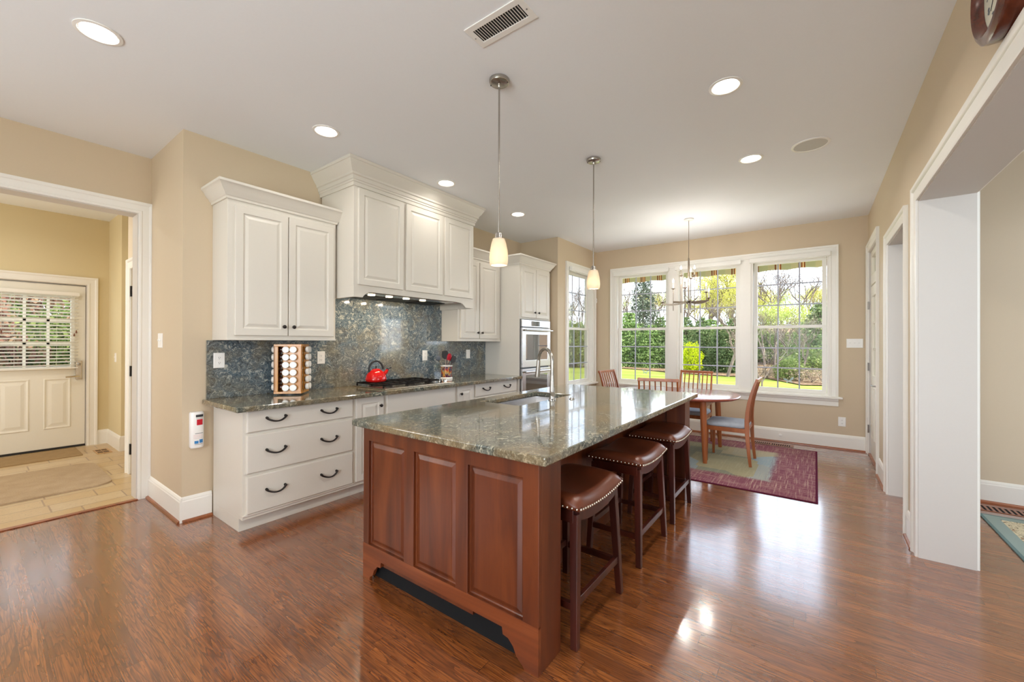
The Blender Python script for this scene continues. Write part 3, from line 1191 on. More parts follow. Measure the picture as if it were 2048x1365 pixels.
c = thing('base_cabinet', 'white three-drawer base cabinet at the end of the counter run, below the spice rack', 'cabinet', (-3.7, 1.69, 0), group='white base cabinets under the wall counter')
base_body(c, 1.242, 2.14, True)
for z0, z1, hz in ((.742, .902, 0), (.437, .722, 0), (.138, .417, 0)):
    drawer(TF, 1.264, 2.123, z0, z1, FB, c, (1.466, 1.896))
MB(TF).box(1.2405, 2.14, FB - .06, FB + .012, .122, .136).build('bottom_moulding', 'cabinet_paint', c, bevel=.004)
c = thing('base_cabinet', 'narrow white base cabinet with one door beside the three-drawer unit', 'cabinet', (-3.7, 2.3, 0), group='white base cabinets under the wall counter')
base_body(c, 2.14, 2.472)
dd = panel_door(TF, 2.158, 2.452, .138, .9, FB, c)
knob(TF, 2.41, .81, FB + .021, dd)
c = thing('base_cabinet', 'wide white base cabinet under the cooktop with a plain false front', 'cabinet', (-3.7, 2.96, 0), group='white base cabinets under the wall counter')
base_body(c, 2.472, 3.46)
MB(lambda a, b, z: TF(a, FB + b, z)).rect_rings(2.49, 3.436, .70, .902, [(0, 0), (0, .016), (.004, .021), (.008, .022)]).build('false_front', 'cabinet_paint', c)
for a, b, k in ((2.49, 2.955, 2.915), (2.97, 3.436, 3.01)):
    dd = panel_door(TF, a, b, .138, .68, FB, c)
    knob(TF, k, .62, FB + .021, dd)
c = thing('base_cabinet', 'narrow white base cabinet with one door between the cooktop and the two-handled drawer', 'cabinet', (-3.7, 3.62, 0), group='white base cabinets under the wall counter')
base_body(c, 3.46, 3.775)
dd = panel_door(TF, 3.484, 3.757, .138, .9, FB, c)
knob(TF, 3.522, .808, FB + .021, dd)
c = thing('base_cabinet', 'white drawer base cabinet at the oven end of the counter run', 'cabinet', (-3.7, 4.2, 0), group='white base cabinets under the wall counter')
base_body(c, 3.775, 4.678)
for z0, z1 in ((.742, .902), (.437, .722), (.138, .417)):
    drawer(TF, 3.795, 4.655, z0, z1, FB, c, (3.99, 4.42))

MB(lambda u, w, z: (u, z, w)).slab(-3.98, -3.283, 1.168, 4.679, CT - .04, CT).build('kitchen_countertop', 'granite_top', label='long grey-green granite countertop along the kitchen wall, under the spice rack and cooktop', cat='countertop', bevel=.007)
m = MB(faceX(XW + .002))
m.add([(y, w, z) for w in (0, .02) for y, z in ((1.195, CT + .001), (4.678, CT + .001), (4.678, 1.428), (3.786, 1.428), (3.786, 1.9), (2.134, 1.9), (2.134, 1.428), (1.195, 1.428))],
      [(0, 1, 2, 3, 6, 7), (3, 4, 5, 6), (8, 9, 10, 11, 14, 15), (11, 12, 13, 14), (0, 7, 15, 8), (0, 1, 9, 8), (1, 2, 10, 9), (2, 3, 11, 10), (3, 4, 12, 11), (4, 5, 13, 12), (5, 6, 14, 13), (6, 7, 15, 14)])
m.build('backsplash', 'granite_splash', label='polished blue-grey granite backsplash rising behind the cooktop', cat='backsplash')

# wall cabinets
CR1 = [(0, 0), (.012, .0), (.014, .018), (.024, .026), (.03, .04), (.05, .062), (.066, .092), (.076, .102), (.082, .106), (.082, .125), (.06, .125), (0, .125)]


def crownp(z, sc_=1.0, P=CR1):
    return [(o * sc_, z + h * sc_) for o, h in P]


def upper(label, y0, y1, z0, z1, xf, doors, knobs, group=None, knobmat='bronze_dark'):
    c = thing('upper_cabinet', label, 'cabinet', (xf - .15, (y0 + y1) / 2, z0), group=group)
    b = MB(TF)
    b.box(y0, y1, XW + .001, xf, z0 + .012, z1 + .12)
    b.box(y0, y1, XW + .001, xf + .012, z0, z0 + .014)
    b.build('body', 'cabinet_paint', c, bevel=.0015)
    for (a, bb), k in zip(doors, knobs):
        dd = panel_door(TF, a, bb, z0 + .038, z1 - .04, xf, c)
        knob(TF, k, z0 + .115, xf + .021, dd, knobmat)
    MB(TF).crown(y0, y1, XW + .001, xf, crownp(z1)).build('crown_moulding', 'cabinet_paint', c, smooth=30)
    return c


upper('white two-door wall cabinet above the spice rack', 1.237, 2.13, 1.43, 2.535, -3.672, ((1.285, 1.685), (1.693, 2.105)), (1.648, 1.728), 'white wall cabinets flanking the hood')
upper('white two-door wall cabinet between the hood and the ovens', 3.79, 4.66, 1.43, 2.535, -3.672, ((3.83, 4.185), (4.20, 4.60)), (4.145, 4.232), 'white wall cabinets flanking the hood')

# hood cabinet
XH = -3.405
c = thing('hood_cabinet', 'tall white cabinet hood reaching the ceiling over the cooktop, three panels wide', 'range hood', (-3.6, 2.96, 1.83))
HY0, HY1 = 2.152, 3.785
m = MB(TF)
m.box(HY0, HY1, XW + .022, XH, 1.945, H - .002)
m.box(HY0, HY0 + .03, XW + .022, XH - .02, 1.835, 1.946)
m.box(HY1 - .03, HY1, XW + .022, XH - .02, 1.835, 1.946)
m.build('body', 'cabinet_paint', c)
ap = [(HY0, 1.945), (HY0, 1.835), (2.245, 1.835), (2.255, 1.85), (2.275, 1.87), (2.305, 1.885), (2.34, 1.892), (3.5, 1.892), (3.56, 1.888), (3.60, 1.875), (3.63, 1.852), (3.65, 1.835), (HY1, 1.835), (HY1, 1.945)]
MB(TF).add([(y, x, z) for x in (XH - .02, XH + .002) for y, z in ap], [tuple(range(14)), tuple(range(14, 28))] + [(i, (i + 1) % 14, 14 + (i + 1) % 14, 14 + i) for i in range(14)]).build('valance', 'cabinet_paint', c)
for a, b in ((2.19, 2.705), (2.742, 3.255), (3.292, 3.765)):
    panel_door(TF, a, b, 1.95, 2.845, XH, c, 'raised_panel')
CR2 = [(0, 0), (.012, 0), (.014, .03), (.022, .036), (.022, .05), (.03, .056), (.034, .085), (.046, .092), (.048, .11), (.07, .14), (.092, .18), (.1, .196), (.108, .2), (.108, .226), (0, .226)]
MB(TF).crown(HY0, HY1, XW + .002, XH, crownp(H - .228, 1.0, CR2)).build('crown_moulding', 'cabinet_paint', c, smooth=25)
ln = MB(TF).box(2.30, 3.55, XW + .03, XH - .05, 1.888, 1.944).build('hood_liner', 'stainless', c, bevel=.004)
m = MB(TF)
for i in range(3):
    m.box(2.36 + .4 * i, 2.72 + .4 * i, -3.93, -3.63, 1.882, 1.889)
m.build('grease_filter', 'black_iron', ln)
for y in (2.44, 2.65, 2.87, 3.10):
    MB().lathe([(.034, 0), (.036, .004), (.03, .008)], (-3.55, y, 1.880), 16).build('hood_light', 'hood_bulb', ln, smooth=40)
    o = add_light('AREA', 'hood_lamp', (-3.60, y, 1.874), 1.1, (1.0, 0.80, 0.55), .05, shape='DISK', target=(-3.82, y, 1.0))

# oven tower
XO = -3.345
c = thing('oven_cabinet', 'tall white cabinet housing the double ovens, two doors on top', 'cabinet', (-3.65, 5.09, 0))
m = MB(TF)
m.box(4.682, 5.492, XW + .001, XO, 1.752, 2.65)
m.box(4.682, 4.70, XW + .001, XO, 0, 1.752)
m.box(5.474, 5.492, XW + .001, XO, 0, 1.752)
m.box(4.70, 5.474, XW + .001, XO, 0, .44)
m.box(5.492, 5.612, XW + .001, XO - .06, 0, 2.52)
m.build('body', 'cabinet_paint', c, bevel=.0015)
for (a, b), k in zip(((4.722, 5.083), (5.093, 5.455)), (5.035, 5.14)):
    dd = panel_door(TF, a, b, 1.775, 2.49, XO, c)
    knob(TF, k, 1.853, XO + .021, dd)
MB(TF).crown(4.682, 5.492, XW + .001, XO, crownp(2.525)).build('crown_moulding', 'cabinet_paint', c, smooth=30)
panel_door(TF, 4.72, 5.46, .13, .42, XO, c, 'lower_panel')

c = thing('double_oven', 'stainless steel double wall oven built into the tall cabinet', 'oven', (-3.4, 5.09, .45))
m = MB(TF)
m.box(4.702, 5.472, -3.9, XO - .001, .445, 1.75)
m.build('body', 'black_plastic', c)
XF = XO + .008
b = MB(TF).box(4.712, 5.462, XO, XF + .025, 1.640, 1.742).build('control_panel', 'stainless', c, bevel=.003)
MB(TF).box(4.94, 5.25, XF + .025, XF + .027, 1.655, 1.725).build('display', 'oven_glass', b)
for z0, z1, g0, g1, hz in ((1.062, 1.628, 1.16, 1.53, 1.595), (.47, 1.04, .58, .945, .998)):
    dd = MB(TF).slab(4.712, 5.462, z0, z1, XO, XF + .03, [(4.80, 5.385, g0, g1)]).build('oven_door', 'stainless', c, bevel=.003)
    MB(TF).box(4.80, 5.385, XO + .005, XF + .027, g0, g1).build('oven_window', 'oven_glass', dd)
    hm = MB(TF)
    hm.tube([(4.725, XF + .075, hz), (5.45, XF + .075, hz)], .014, 10)
    hm.build('handle', 'stainless', dd, smooth=40)
    for y in (4.75, 5.425):
        MB(TF).tube([(y, XF + .028, hz), (y, XF + .078, hz)], .010, 8).build('handle_bracket', 'brass_silver', dd, smooth=40)

# outlets and switches
def plate(name, label, T, u, z, wd, hg, kind='outlet', cat='outlet', n=1, group=None):
    t = thing(name, label, cat, T(u, 0, z), group=group)
    MB(T).rect_rings(u - wd / 2, u + wd / 2, z - hg / 2, z + hg / 2, [(0, 0), (0, .003), (.003, .006), (.004, .0062)]).build('cover_plate', 'white_plastic', t)
    if kind == 'outlet':
        for s in (-1, 1):
            r = MB(T).rect_rings(u - .017, u + .017, z + s * .021 - .014, z + s * .021 + .014, [(0, .005), (0, .0075), (.003, .008)]).build('receptacle', 'white_plastic', t)
            mm = MB(T)
            for q in (-.006, .006):
                mm.box(u + q - .001, u + q + .001, .0075, .0084, z + s * .021 - .001, z + s * .021 + .007)
            mm.box(u - .002, u + .002, .0075, .0084, z + s * .021 - .009, z + s * .021 - .005)
            mm.build('slots', 'black_plastic', r)
    elif kind == 'rocker':
        MB(T).rect_rings(u - .016, u + .016, z - .033, z + .033, [(0, .005), (0, .0085), (.003, .0095)]).build('rocker', 'white_plastic', t)
    else:
        for i in range(n):
            uu = u + (i - (n - 1) / 2) * .046
            MB(T).box(uu - .005, uu + .005, .005, .016, z - .004, z + .012).build('toggle', 'white_plastic', t, bevel=.002)
    return t


TS = faceX(XW + .022)
plate('wall_outlet', 'white outlet in the backsplash at its free end', TS, 1.28, 1.262, .08, .125)
plate('wall_outlet', 'white outlet in the backsplash between the spice rack and the kettle', TS, 2.148, 1.26, .08, .125)
plate('wall_outlet', 'white outlet in the backsplash just before the utensil crock', TS, 3.50, 1.25, .08, .13)
plate('light_switch', 'white rocker switch in the backsplash beyond the utensil crock', TS, 4.30, 1.25, .08, .125, 'rocker', 'switch')
plate('light_switch', 'white toggle switch on the narrow wall beside the mudroom opening', faceNY(YJ), -4.565, 1.425, .12, .125, 'toggle', 'switch', 2)
plate('light_switch', 'white triple toggle switch on the back wall by the glazed door', faceNY(YB), .415, 1.418, .17, .12, 'toggle', 'switch', 3)
plate('wall_outlet', 'white outlet low on the back wall under the window', faceNY(YB), .285, .368, .08, .125)
plate('wall_outlet', 'white outlet low on the side room wall beyond the thick white jamb', faceNY(YS), 1.50, .40, .09, .13)
plate('wall_outlet', 'white switch plate on the mudroom side wall', faceNY(YMR), -7.48, 1.2, .08, .12, 'toggle', 'switch', 1)
t = thing('door_sensor', 'small white oval sensor on the wall edge between the side window and the triple window', 'sensor', (XD + .002, 7.0, 2.18))
m = MB(lambda x, y, h: (XD + h, 6.992 + x * .6, 2.188 + y))
m.lathe([(.055, 0), (.055, .018), (.045, .028), (.012, .032)], (0, 0, 0), 20).build('housing', 'white_plastic', t, smooth=40)
m = MB(lambda x, y, h: (XD + .03 + h, 6.992 + x, 2.188 + y))
m.lathe([(.012, 0), (.010, .006), (.002, .008)], (0, 0, 0), 12).build('lens', 'grey_mesh', t, smooth=40)
t = thing('door_stop', 'small white knob fixed to the baseboard under the triple window', 'door stop', (-.405, YB - .016, .1))
m = MB(lambda x, y, h: (-.405 + x, YB - .016 - h, .1 + y))
m.lathe([(.018, 0), (.02, .006), (.012, .012), (.013, .022), (.018, .03), (.004, .034)], (0, 0, 0), 16).build('bumper', 'white_plastic', t, smooth=40)

# dispenser on the kitchen wall
TD = faceX(XW)
t = thing('bag_dispenser', 'white plastic dispenser with a red and black label on the wall beside the counter', 'dispenser', (XW, 1.128, .59))
m = MB(lambda u, w, z: (XW + w, 1.128 + u, z))
ring = [(-.043, .001), (.043, .001), (.045, .035)] + [(.045 * math.cos(PI * i / 8), .035 + .022 * math.sin(PI * i / 8)) for i in range(1, 8)] + [(-.045, .035)]
m.loops([[(a * s, b * s + (1 - s) * .02, z) for a, b in ring] for z, s in ((.575, .9), (.585, 1), (.845, 1), (.858, .9))]).build('case', 'white_plastic', t, smooth=40)


def lab(poly, mat, nm, off=.0012):
    mm = MB(lambda u, w, z: (XW + .035 + .022 * math.sqrt(max(0, 1 - (u / .045) ** 2)) + off, 1.128 + u, z))
    (a0, z0), (a1, z1) = poly
    N = 6
    vs = [(a0 + (a1 - a0) * i / N, 0, zz) for zz in (z0, z1) for i in range(N + 1)]
    mm.add(vs, [(i, i + 1, N + 2 + i, N + 1 + i) for i in range(N)])
    return mm.build(nm, mat, t)


lab(((-.014, .818), (.036, .838)), 'black_plastic', 'label_patch')
lab(((-.008, .755), (.032, .800)), 'label_red', 'label_patch')
lab(((-.012, .803), (.034, .814)), 'grey_mesh', 'label_patch')
lab(((-.018, .688), (.034, .6915)), 'black_plastic', 'label_patch')
for z in (.676, .664, .652):
    lab(((-.028, z), (.032, z + .002)), 'label_pink', 'label_patch')
lab(((-.022, .610), (.004, .632)), 'label_blue', 'label_patch')
lab(((.010, .612), (.034, .640)), 'label_blue', 'label_patch')
lab(((-.020, .602), (.030, .605)), 'slate_grey', 'label_patch')

# ---------------------------------------------------------------- island
IX0, IX1, IY0, IY1 = -2.2, -.94, 1.462, 4.05
c = thing('kitchen_island', 'cherry wood kitchen island with raised end panels and bracket feet', 'kitchen island', (-1.6, 2.75, 0))
T = faceNY(IY0 + .02)
PX = ((-2.148, -1.822), (-1.742, -1.428), (-1.348, -1.022))
m = MB()
m.box(IX0 + .002, -1.33, IY0 + .022, IY1 - .02, .1, .69)
for q in ((IX0 + .002, -2.17, IY0 + .022, IY1 - .02), (-1.72, -1.33, IY0 + .022, IY1 - .02), (-2.17, -1.72, IY0 + .022, 2.43), (-2.17, -1.72, 3.31, IY1 - .02)):
    m.box(q[0], q[1], q[2], q[3], .69, CT - .041)
m.box(IX0 + .07, -1.36, IY0 + .07, IY1 - .07, 0, .1)
m.build('carcass', 'cherry', c)
m = MB(T)
m.slab(IX0, IX1, .2, CT - .041, 0, .02, [(a, b, .208, .828) for a, b in PX])
m.build('end_frame', 'cherry', c, bevel=.002)
ft = [(IX0, .207), (IX0, 0), (-2.135, .0002), (-2.13, .02), (-2.105, .035), (-2.09, .07), (-2.06, .1), (-2.03, .105), (-2.024, .137), (-1.135, .137), (-1.13, .105), (-1.1, .1), (-1.072, .075), (-1.055, .04), (-1.02, .012), (-1.012, .0002), (IX1, .0), (IX1, .207)]
lo = [p for p in ft if p[1] < .2]
m = MB(T)
for (xa, za), (xb, zb) in zip(lo[:-1], lo[1:]):
    if xb - xa > 1e-6:
        m.add([(xa, 0, za), (xb, 0, zb), (xb, 0, .207), (xa, 0, .207), (xa, .021, za), (xb, .021, zb), (xb, .021, .207), (xa, .021, .207)],
              [(0, 1, 2, 3), (4, 5, 6, 7), (0, 1, 5, 4), (2, 3, 7, 6)])
    else:
        m.add([(xa, 0, za), (xa, .021, za), (xb, .021, zb), (xb, 0, zb)], [(0, 1, 2, 3)])
m.add([(IX1, 0, 0), (IX1, .021, 0), (IX1, .021, .207), (IX1, 0, .207)], [(0, 1, 2, 3)])
m.add([(IX0, 0, 0), (IX0, .021, 0), (IX0, .021, .207), (IX0, 0, .207)], [(0, 1, 2, 3)])
m.build('bracket_base', 'cherry_rail', c)
for a, b in PX:
    MB(T).rect_rings(a, b, .208, .828, [(0, -.006), (0, .005), (.004, .005), (.008, .001), (.016, .001), (.034, .008), (.038, .009)]).build('raised_panel', 'cherry', c)
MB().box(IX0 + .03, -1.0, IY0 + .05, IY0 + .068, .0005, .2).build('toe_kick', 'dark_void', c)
MB().box(-.995, IX1, IY0 + .0205, 1.65, 0, CT - .041).build('corner_post', 'cherry', c, bevel=.002)
MB().box(-1.1, IX1, 3.88, IY1, 0, CT - .041).build('corner_post', 'cherry', c, bevel=.002)
MB().box(-1.335, -1.08, 3.90, IY1 - .01, 0, CT - .041).build('end_wing', 'cherry', c)
MB().box(-1.335, -.99, 1.60, 1.645, 0, CT - .041).build('end_wing', 'cherry', c)
MB().box(-1.332, -1.315, 1.63, 3.9, 0, CT - .041).build('seating_panel', 'cherry', c)
T2 = faceNX(IX0 + .001)
for a, b in ((1.50, 1.98), (2.0, 2.5), (2.52, 3.02), (3.04, 3.54), (3.56, 4.03)):
    MB(T2).rect_rings(a + .01, b - .01, .13, .88, DP).build('door', 'cherry', c)
plate('island_outlet', 'black outlet on the inner face of the far island post', faceNY(3.90), -1.17, .842, .115, .07)
for o in list(bpy.data.objects):
    if o.name.startswith('island_outlet'):
        for ch in o.children:
            ch.data.materials[0] = MATS['black_plastic']
            if ch.name.startswith('cover'):
                ch['label'] = 'black cover plate'
SX0, SX1, SY0, SY1 = -2.135, -1.76, 2.47, 3.27
m = MB(lambda u, w, z: (u, z, w))
m.slab(-2.26, -.88, 1.418, 4.10, CT - .04, CT, [(SX0, SX1, SY0, SY1)])
m.build('island_countertop', 'granite_top', label='polished grey-green granite slab with a sink cut-out on the wooden island', cat='countertop', bevel=.008, seg=3)

c = thing('sink', 'undermount stainless steel sink set into the island slab', 'sink', (-1.95, 2.87, .72))
w = .015
m = MB()
m.loops([[(SX0 - .02 + i, SY0 - .02 + i, z), (SX1 + .02 - i, SY0 - .02 + i, z), (SX1 + .02 - i, SY1 + .02 - i, z), (SX0 - .02 + i, SY1 + .02 - i, z)] for i, z in ((0, CT - .042), (.014, CT - .043), (.016, CT - .06), (.022, .76), (.05, .73), (.16, .725))], True, False)
m.add([(SX0 + .14, SY0 + .14, .725), (SX1 - .14, SY0 + .14, .725), (SX1 - .14, SY1 - .14, .725), (SX0 + .14, SY1 - .14, .725)], [(0, 1, 2, 3)])
o = m.build('basin', 'stainless', c, smooth=60)
MB().lathe([(.045, 0), (.045, .004), (.03, .003), (.005, .001)], (-1.95, 2.87, .7255), 20).build('drain', 'chrome', c, smooth=40)

fx, fy = -1.715, 2.862
c = thing('faucet', 'brushed nickel gooseneck faucet standing beside the island sink', 'faucet', (fx, fy, CT))
MB().lathe([(.030, 0), (.030, .006), (.022, .012), (.0205, .05), (.0205, .10), (.017, .16), (.0145, .2)], (fx, fy, CT), 20).build('base_column', 'nickel', c, smooth=40)
dx, dy = -.90, .43
rr = .105
pts = [(fx, fy, CT + .17), (fx, fy, CT + .30)]
for i in range(13):
    a = PI * i / 12
    pts.append((fx + dx * rr * (1 - math.cos(a)), fy + dy * rr * (1 - math.cos(a)), CT + .31 + rr * math.sin(a)))
MB().tube(pts, .0135, 12).build('gooseneck', 'nickel', c, smooth=40)
ex, ey = pts[-1][0], pts[-1][1]
MB().tube([(ex, ey, CT + .315), (ex + dx * .004, ey + dy * .004, CT + .27), (ex + dx * .014, ey + dy * .014, CT + .20), (ex + dx * .018, ey + dy * .018, CT + .175)], [.015, .017, .022, .023], 14).build('spray_head', 'nickel', c, smooth=40)
MB().tube([(fx, fy, CT + .055), (fx + .6 * .06, fy - .8 * .06, CT + .055)], .0185, 14).build('valve', 'nickel', c, smooth=40)
MB().tube([(fx + .028, fy - .038, CT + .058), (fx - .0, fy - .10, CT + .07), (fx - .04, fy - .16, CT + .078)], [.007, .006, .005], 8).build('lever', 'nickel', c, smooth=40)
t = thing('air_switch_button', 'low round metal button in the slab beside the faucet', 'button', (-1.62, 3.02, CT))
MB().lathe([(.022, 0), (.022, .004), (.014, .006), (.013, .012), (.002, .013)], (-1.62, 3.02, CT + .0005), 18).build('cap', 'nickel', t, smooth=40)

# ---------------------------------------------------------------- cooktop and things on the wall counter
CX0, CX1, CY0, CY1 = -3.9, -3.345, 2.46, 3.40
c = thing('gas_cooktop', 'gas cooktop with black iron grates set in the wall counter under the hood', 'cooktop', (-3.62, 2.93, CT))
MB().box(CX0, CX1, CY0, CY1, CT + .0005, CT + .012).build('tray', 'brass_silver', c, bevel=.004, label='polished steel tray')
for gy0, gy1 in ((CY0 + .02, CY0 + .31), (CY0 + .315, CY0 + .605), (CY0 + .61, CY0 + .80)):
    g = MB()
    x0, x1 = CX0 + .03, CX1 - .06
    z0, z1 = CT + .034, CT + .046
    for a, b, cc, dd_ in ((x0, x1, gy0, gy0 + .014), (x0, x1, gy1 - .014, gy1), (x0, x0 + .014, gy0, gy1), (x1 - .014, x1, gy0, gy1), ((x0 + x1) / 2 - .007, (x0 + x1) / 2 + .007, gy0, gy1), (x0, x1, (gy0 + gy1) / 2 - .006, (gy0 + gy1) / 2 + .006)):
        g.box(a, b, cc, dd_, z0, z1)
    for q in ((x0 + x1) / 2 - .12, (x0 + x1) / 2 + .12):
        g.box(q - .006, q + .006, gy0, gy1, z0, z1)
    for a in (x0, x1 - .014):
        for b in (gy0, gy1 - .014):
            g.box(a, a + .014, b, b + .014, CT + .012, z0)
    g.build('grate', 'black_iron', c, bevel=.003)
    for a in (x0 + .12, x1 - .12):
        MB().lathe([(.045, 0), (.045, .008), (.036, .01), (.034, .018), (.01, .02)], (a, (gy0 + gy1) / 2, CT + .012), 20).build('burner', 'black_iron', c, smooth=40)
for i in range(5):
    MB().lathe([(.021, 0), (.02, .018), (.017, .026), (.003, .027)], (CX0 + .1 + .09 * i, CY1 - .055, CT + .012), 18).build('control_knob', 'chrome', c, smooth=40)

# kettle
kx, ky, kz = -3.74, 2.63, CT + .0465
c = thing('kettle', 'red enamel whistling kettle with a black handle on the cooktop', 'kettle', (kx, ky, kz))
prof = [(.075, 0), (.098, .004), (.108, .018), (.108, .035), (.098, .07), (.078, .102), (.055, .122), (.04, .128), (.002, .129)]
MB().lathe(prof, (kx, ky, kz), 32).build('body', 'red_enamel', c, smooth=50)
ld = MB().lathe([(.042, 0), (.042, .006), (.03, .012), (.002, .014)], (kx, ky, kz + .126), 24).build('lid', 'red_enamel', c, smooth=50)
MB().lathe([(.007, 0), (.006, .01), (.013, .018), (.012, .026), (.002, .03)], (kx, ky, kz + .138), 14).build('lid_knob', 'black_plastic', ld, smooth=50)
ux, uy = .25, .97
pts = []
for i in range(15):
    a = R(200) - R(200) * i / 14
    pts.append((kx + ux * (.075 * math.cos(a) - .0), ky + uy * (.075 * math.cos(a)), kz + .13 + .088 * math.sin(a)))
MB().bar(pts, .026, .017, (uy, -ux, 0)).build('handle', 'black_plastic', c, bevel=.004)
sp = MB().tube([(kx + ux * .085, ky + uy * .085, kz + .075), (kx + ux * .115, ky + uy * .115, kz + .105), (kx + ux * .125, ky + uy * .125, kz + .125)], [.024, .017, .015], 14).build('spout', 'red_enamel', c, smooth=50)
MB().tube([(kx + ux * .125, ky + uy * .125, kz + .124), (kx + ux * .13, ky + uy * .13, kz + .138)], [.017, .015], 14).build('spout_cap', 'black_plastic', sp, smooth=50)
MB().tube([(kx + ux * .13, ky + uy * .13, kz + .137), (kx + ux * .165, ky + uy * .165, kz + .145)], [.006, .009], 10).build('cap_lever', 'black_plastic', sp, smooth=50)

# crock with utensils
qx, qy = -3.80, 3.72
c = thing('utensil_crock', 'round crock with coloured bands holding utensils on the wall counter', 'crock', (qx, qy, CT))
mt = NT('crock_glaze', 0.15)
mt.base(mt.ramp(mt.noise(mt.coords('Object', (6, 6, 3)), 4, 3), [(0.38, srgb(60, 66, 80)), (0.44, srgb(176, 44, 34)), (0.5, srgb(196, 140, 60)), (0.56, srgb(120, 130, 120)), (0.62, srgb(84, 24, 40))], 'CONSTANT'))
MB().lathe([(.066, .008), (.070, .012), (.070, .165), (.060, .165), (.060, .03), (.002, .03)], (qx, qy, CT), 28).build('crock_wall', 'crock_glaze', c, smooth=40, label='painted dark band with red and ochre motifs')
MB().lathe([(.062, .0), (.078, .001), (.078, .012), (.071, .022), (.069, .022)], (qx, qy, CT), 28).build('foot', 'white_plastic', c, smooth=40, label='white glazed foot')
MB().lathe([(.069, .155), (.076, .16), (.076, .17), (.066, .172), (.061, .165)], (qx, qy, CT), 28).build('rim', 'white_plastic', c, smooth=40, label='white glazed rim')


def utensil(name, label, tip, foot, hmat, head, hdmat, cat='utensil'):
    f = Vector((qx + foot[0], qy + foot[1], CT + .035))
    p = Vector((qx + tip[0], qy + tip[1], CT + tip[2]))
    t = thing(name, label, cat, f)
    MB().tube([f, f.lerp(p, .5), p], [.005, .0055, .006], 8).build('handle', hmat, t, smooth=40)
    d = (p - f).normalized()
    s = Vector((0.2, .97, 0))
    s = (s - d * s.dot(d)).normalized()
    n = d.cross(s)
    m = MB()
    if head[0] == 'flat':
        L, Wd = head[1], head[2]
        outl = [(-.3, 0), (-.95, .25), (-1, .6), (-.85, .95), (0, 1.0), (.85, .95), (1, .6), (.95, .25), (.3, 0)]
        rings = []
        for q in (-.004, .004):
            rings.append([tuple(p + s * (a * Wd / 2) + d * (b * L) + n * q) for a, b in outl])
        m.loops(rings)
    else:
        L, Wd = head[1], head[2]
        rings = []
        for i in range(9):
            a = PI * (i + .05) / 8.1
            rr_ = math.sin(a) * Wd / 2
            cc = p + d * (L / 2 * (1 - math.cos(a)))
            rings.append([tuple(cc + s * math.cos(2 * PI * k / 12) * rr_ + n * (math.sin(2 * PI * k / 12) * rr_ * .35 + (.35 * rr_ if 0 else 0))) for k in range(12)])
        m.loops(rings)
    m.build('head', hdmat, t, smooth=60)
    return t


utensil('spatula', 'broad black spatula standing upright in the crock', (-.01, -.012, .25), (0, .0, 0), 'chrome', ('flat', .11, .088), 'black_plastic')
utensil('serving_spoon', 'red silicone spoon in the crock', (.0, .035, .22), (-.01, .0, 0), 'red_silicone', ('round', .105, .075), 'red_silicone')
utensil('slotted_turner', 'black turner leaning out of the crock towards the ovens', (.02, .075, .20), (.01, -.02, 0), 'black_plastic', ('flat', .10, .07), 'black_plastic')
utensil('ladle', 'steel-handled ladle with a grey bowl leaning towards the cooktop', (-.01, -.115, .235), (0, .02, 0), 'brass_silver', ('round', .07, .072), 'slate_grey')
utensil('cooking_fork', 'slim steel fork standing among the spatulas in the crock', (.015, .012, .20), (0, .0, 0), 'chrome', ('flat', .04, .02), 'chrome')

# spice rack
sp_c = (-3.79, 1.785)
hs = .112
ang = R(47.3)
rk = thing('spice_rack', 'square bamboo revolving spice rack on the wall counter under the cabinet', 'spice rack', (sp_c[0], sp_c[1], CT + .006), R(0))
WORLD[0] = False
rk.rotation_euler = (0, 0, ang)
rk.location = (sp_c[0], sp_c[1], CT + .001)  # stands turned a little
MB().lathe([(.09, 0), (.09, .01)], (0, 0, 0), 24).build('turntable', 'black_plastic', rk)
MB().box(-hs, hs, -hs, hs, .011, .03).build('bottom_board', 'bamboo', rk, bevel=.002)
MB().box(-hs, hs, -hs, hs, .425, .445).build('top_board', 'bamboo', rk, bevel=.002)
jars = []
RZ = [.065 + i * .0665 for i in range(6)]
for k in range(4):
    ca, sa = math.cos(k * PI / 2), math.sin(k * PI / 2)
    Tk = (lambda ca, sa: lambda u, w, z: (u * ca + (hs - w) * sa, u * sa - (hs - w) * ca, z))(ca, sa)
    # face towards -y for k = 0; left third is open, right two thirds carry the lids
    MB(Tk).slab(-.035, hs - .004, .03, .425, -.001, .007, [(uu - .02, uu + .02, z - .02, z + .02) for uu in (-.008, .052) for z in RZ]).build('jar_board', 'bamboo', rk)
    MB(Tk).box(-hs, -hs + .035, .0, .012, .03, .425).build('corner_stile', 'bamboo', rk, bevel=.002)
    MB(Tk).box(hs - .016, hs, .0, .012, .03, .425).build('corner_stile', 'bamboo', rk, bevel=.002)
    if k == 2:
        continue
    for z in RZ:
        for uu in (-.008, .052):
            jars.append((k, uu, z, Tk))
WORLD[0] = True
Mr = Matrix.Translation(rk.location) @ Matrix.Rotation(ang, 4, 'Z')
FACE = {0: 'rack front', 1: 'rack side facing the kettle', 3: 'rack side facing the counter end'}
rown = ['bottom', 'second from bottom', 'third from bottom', 'third from top', 'second from top', 'top']
proto = None
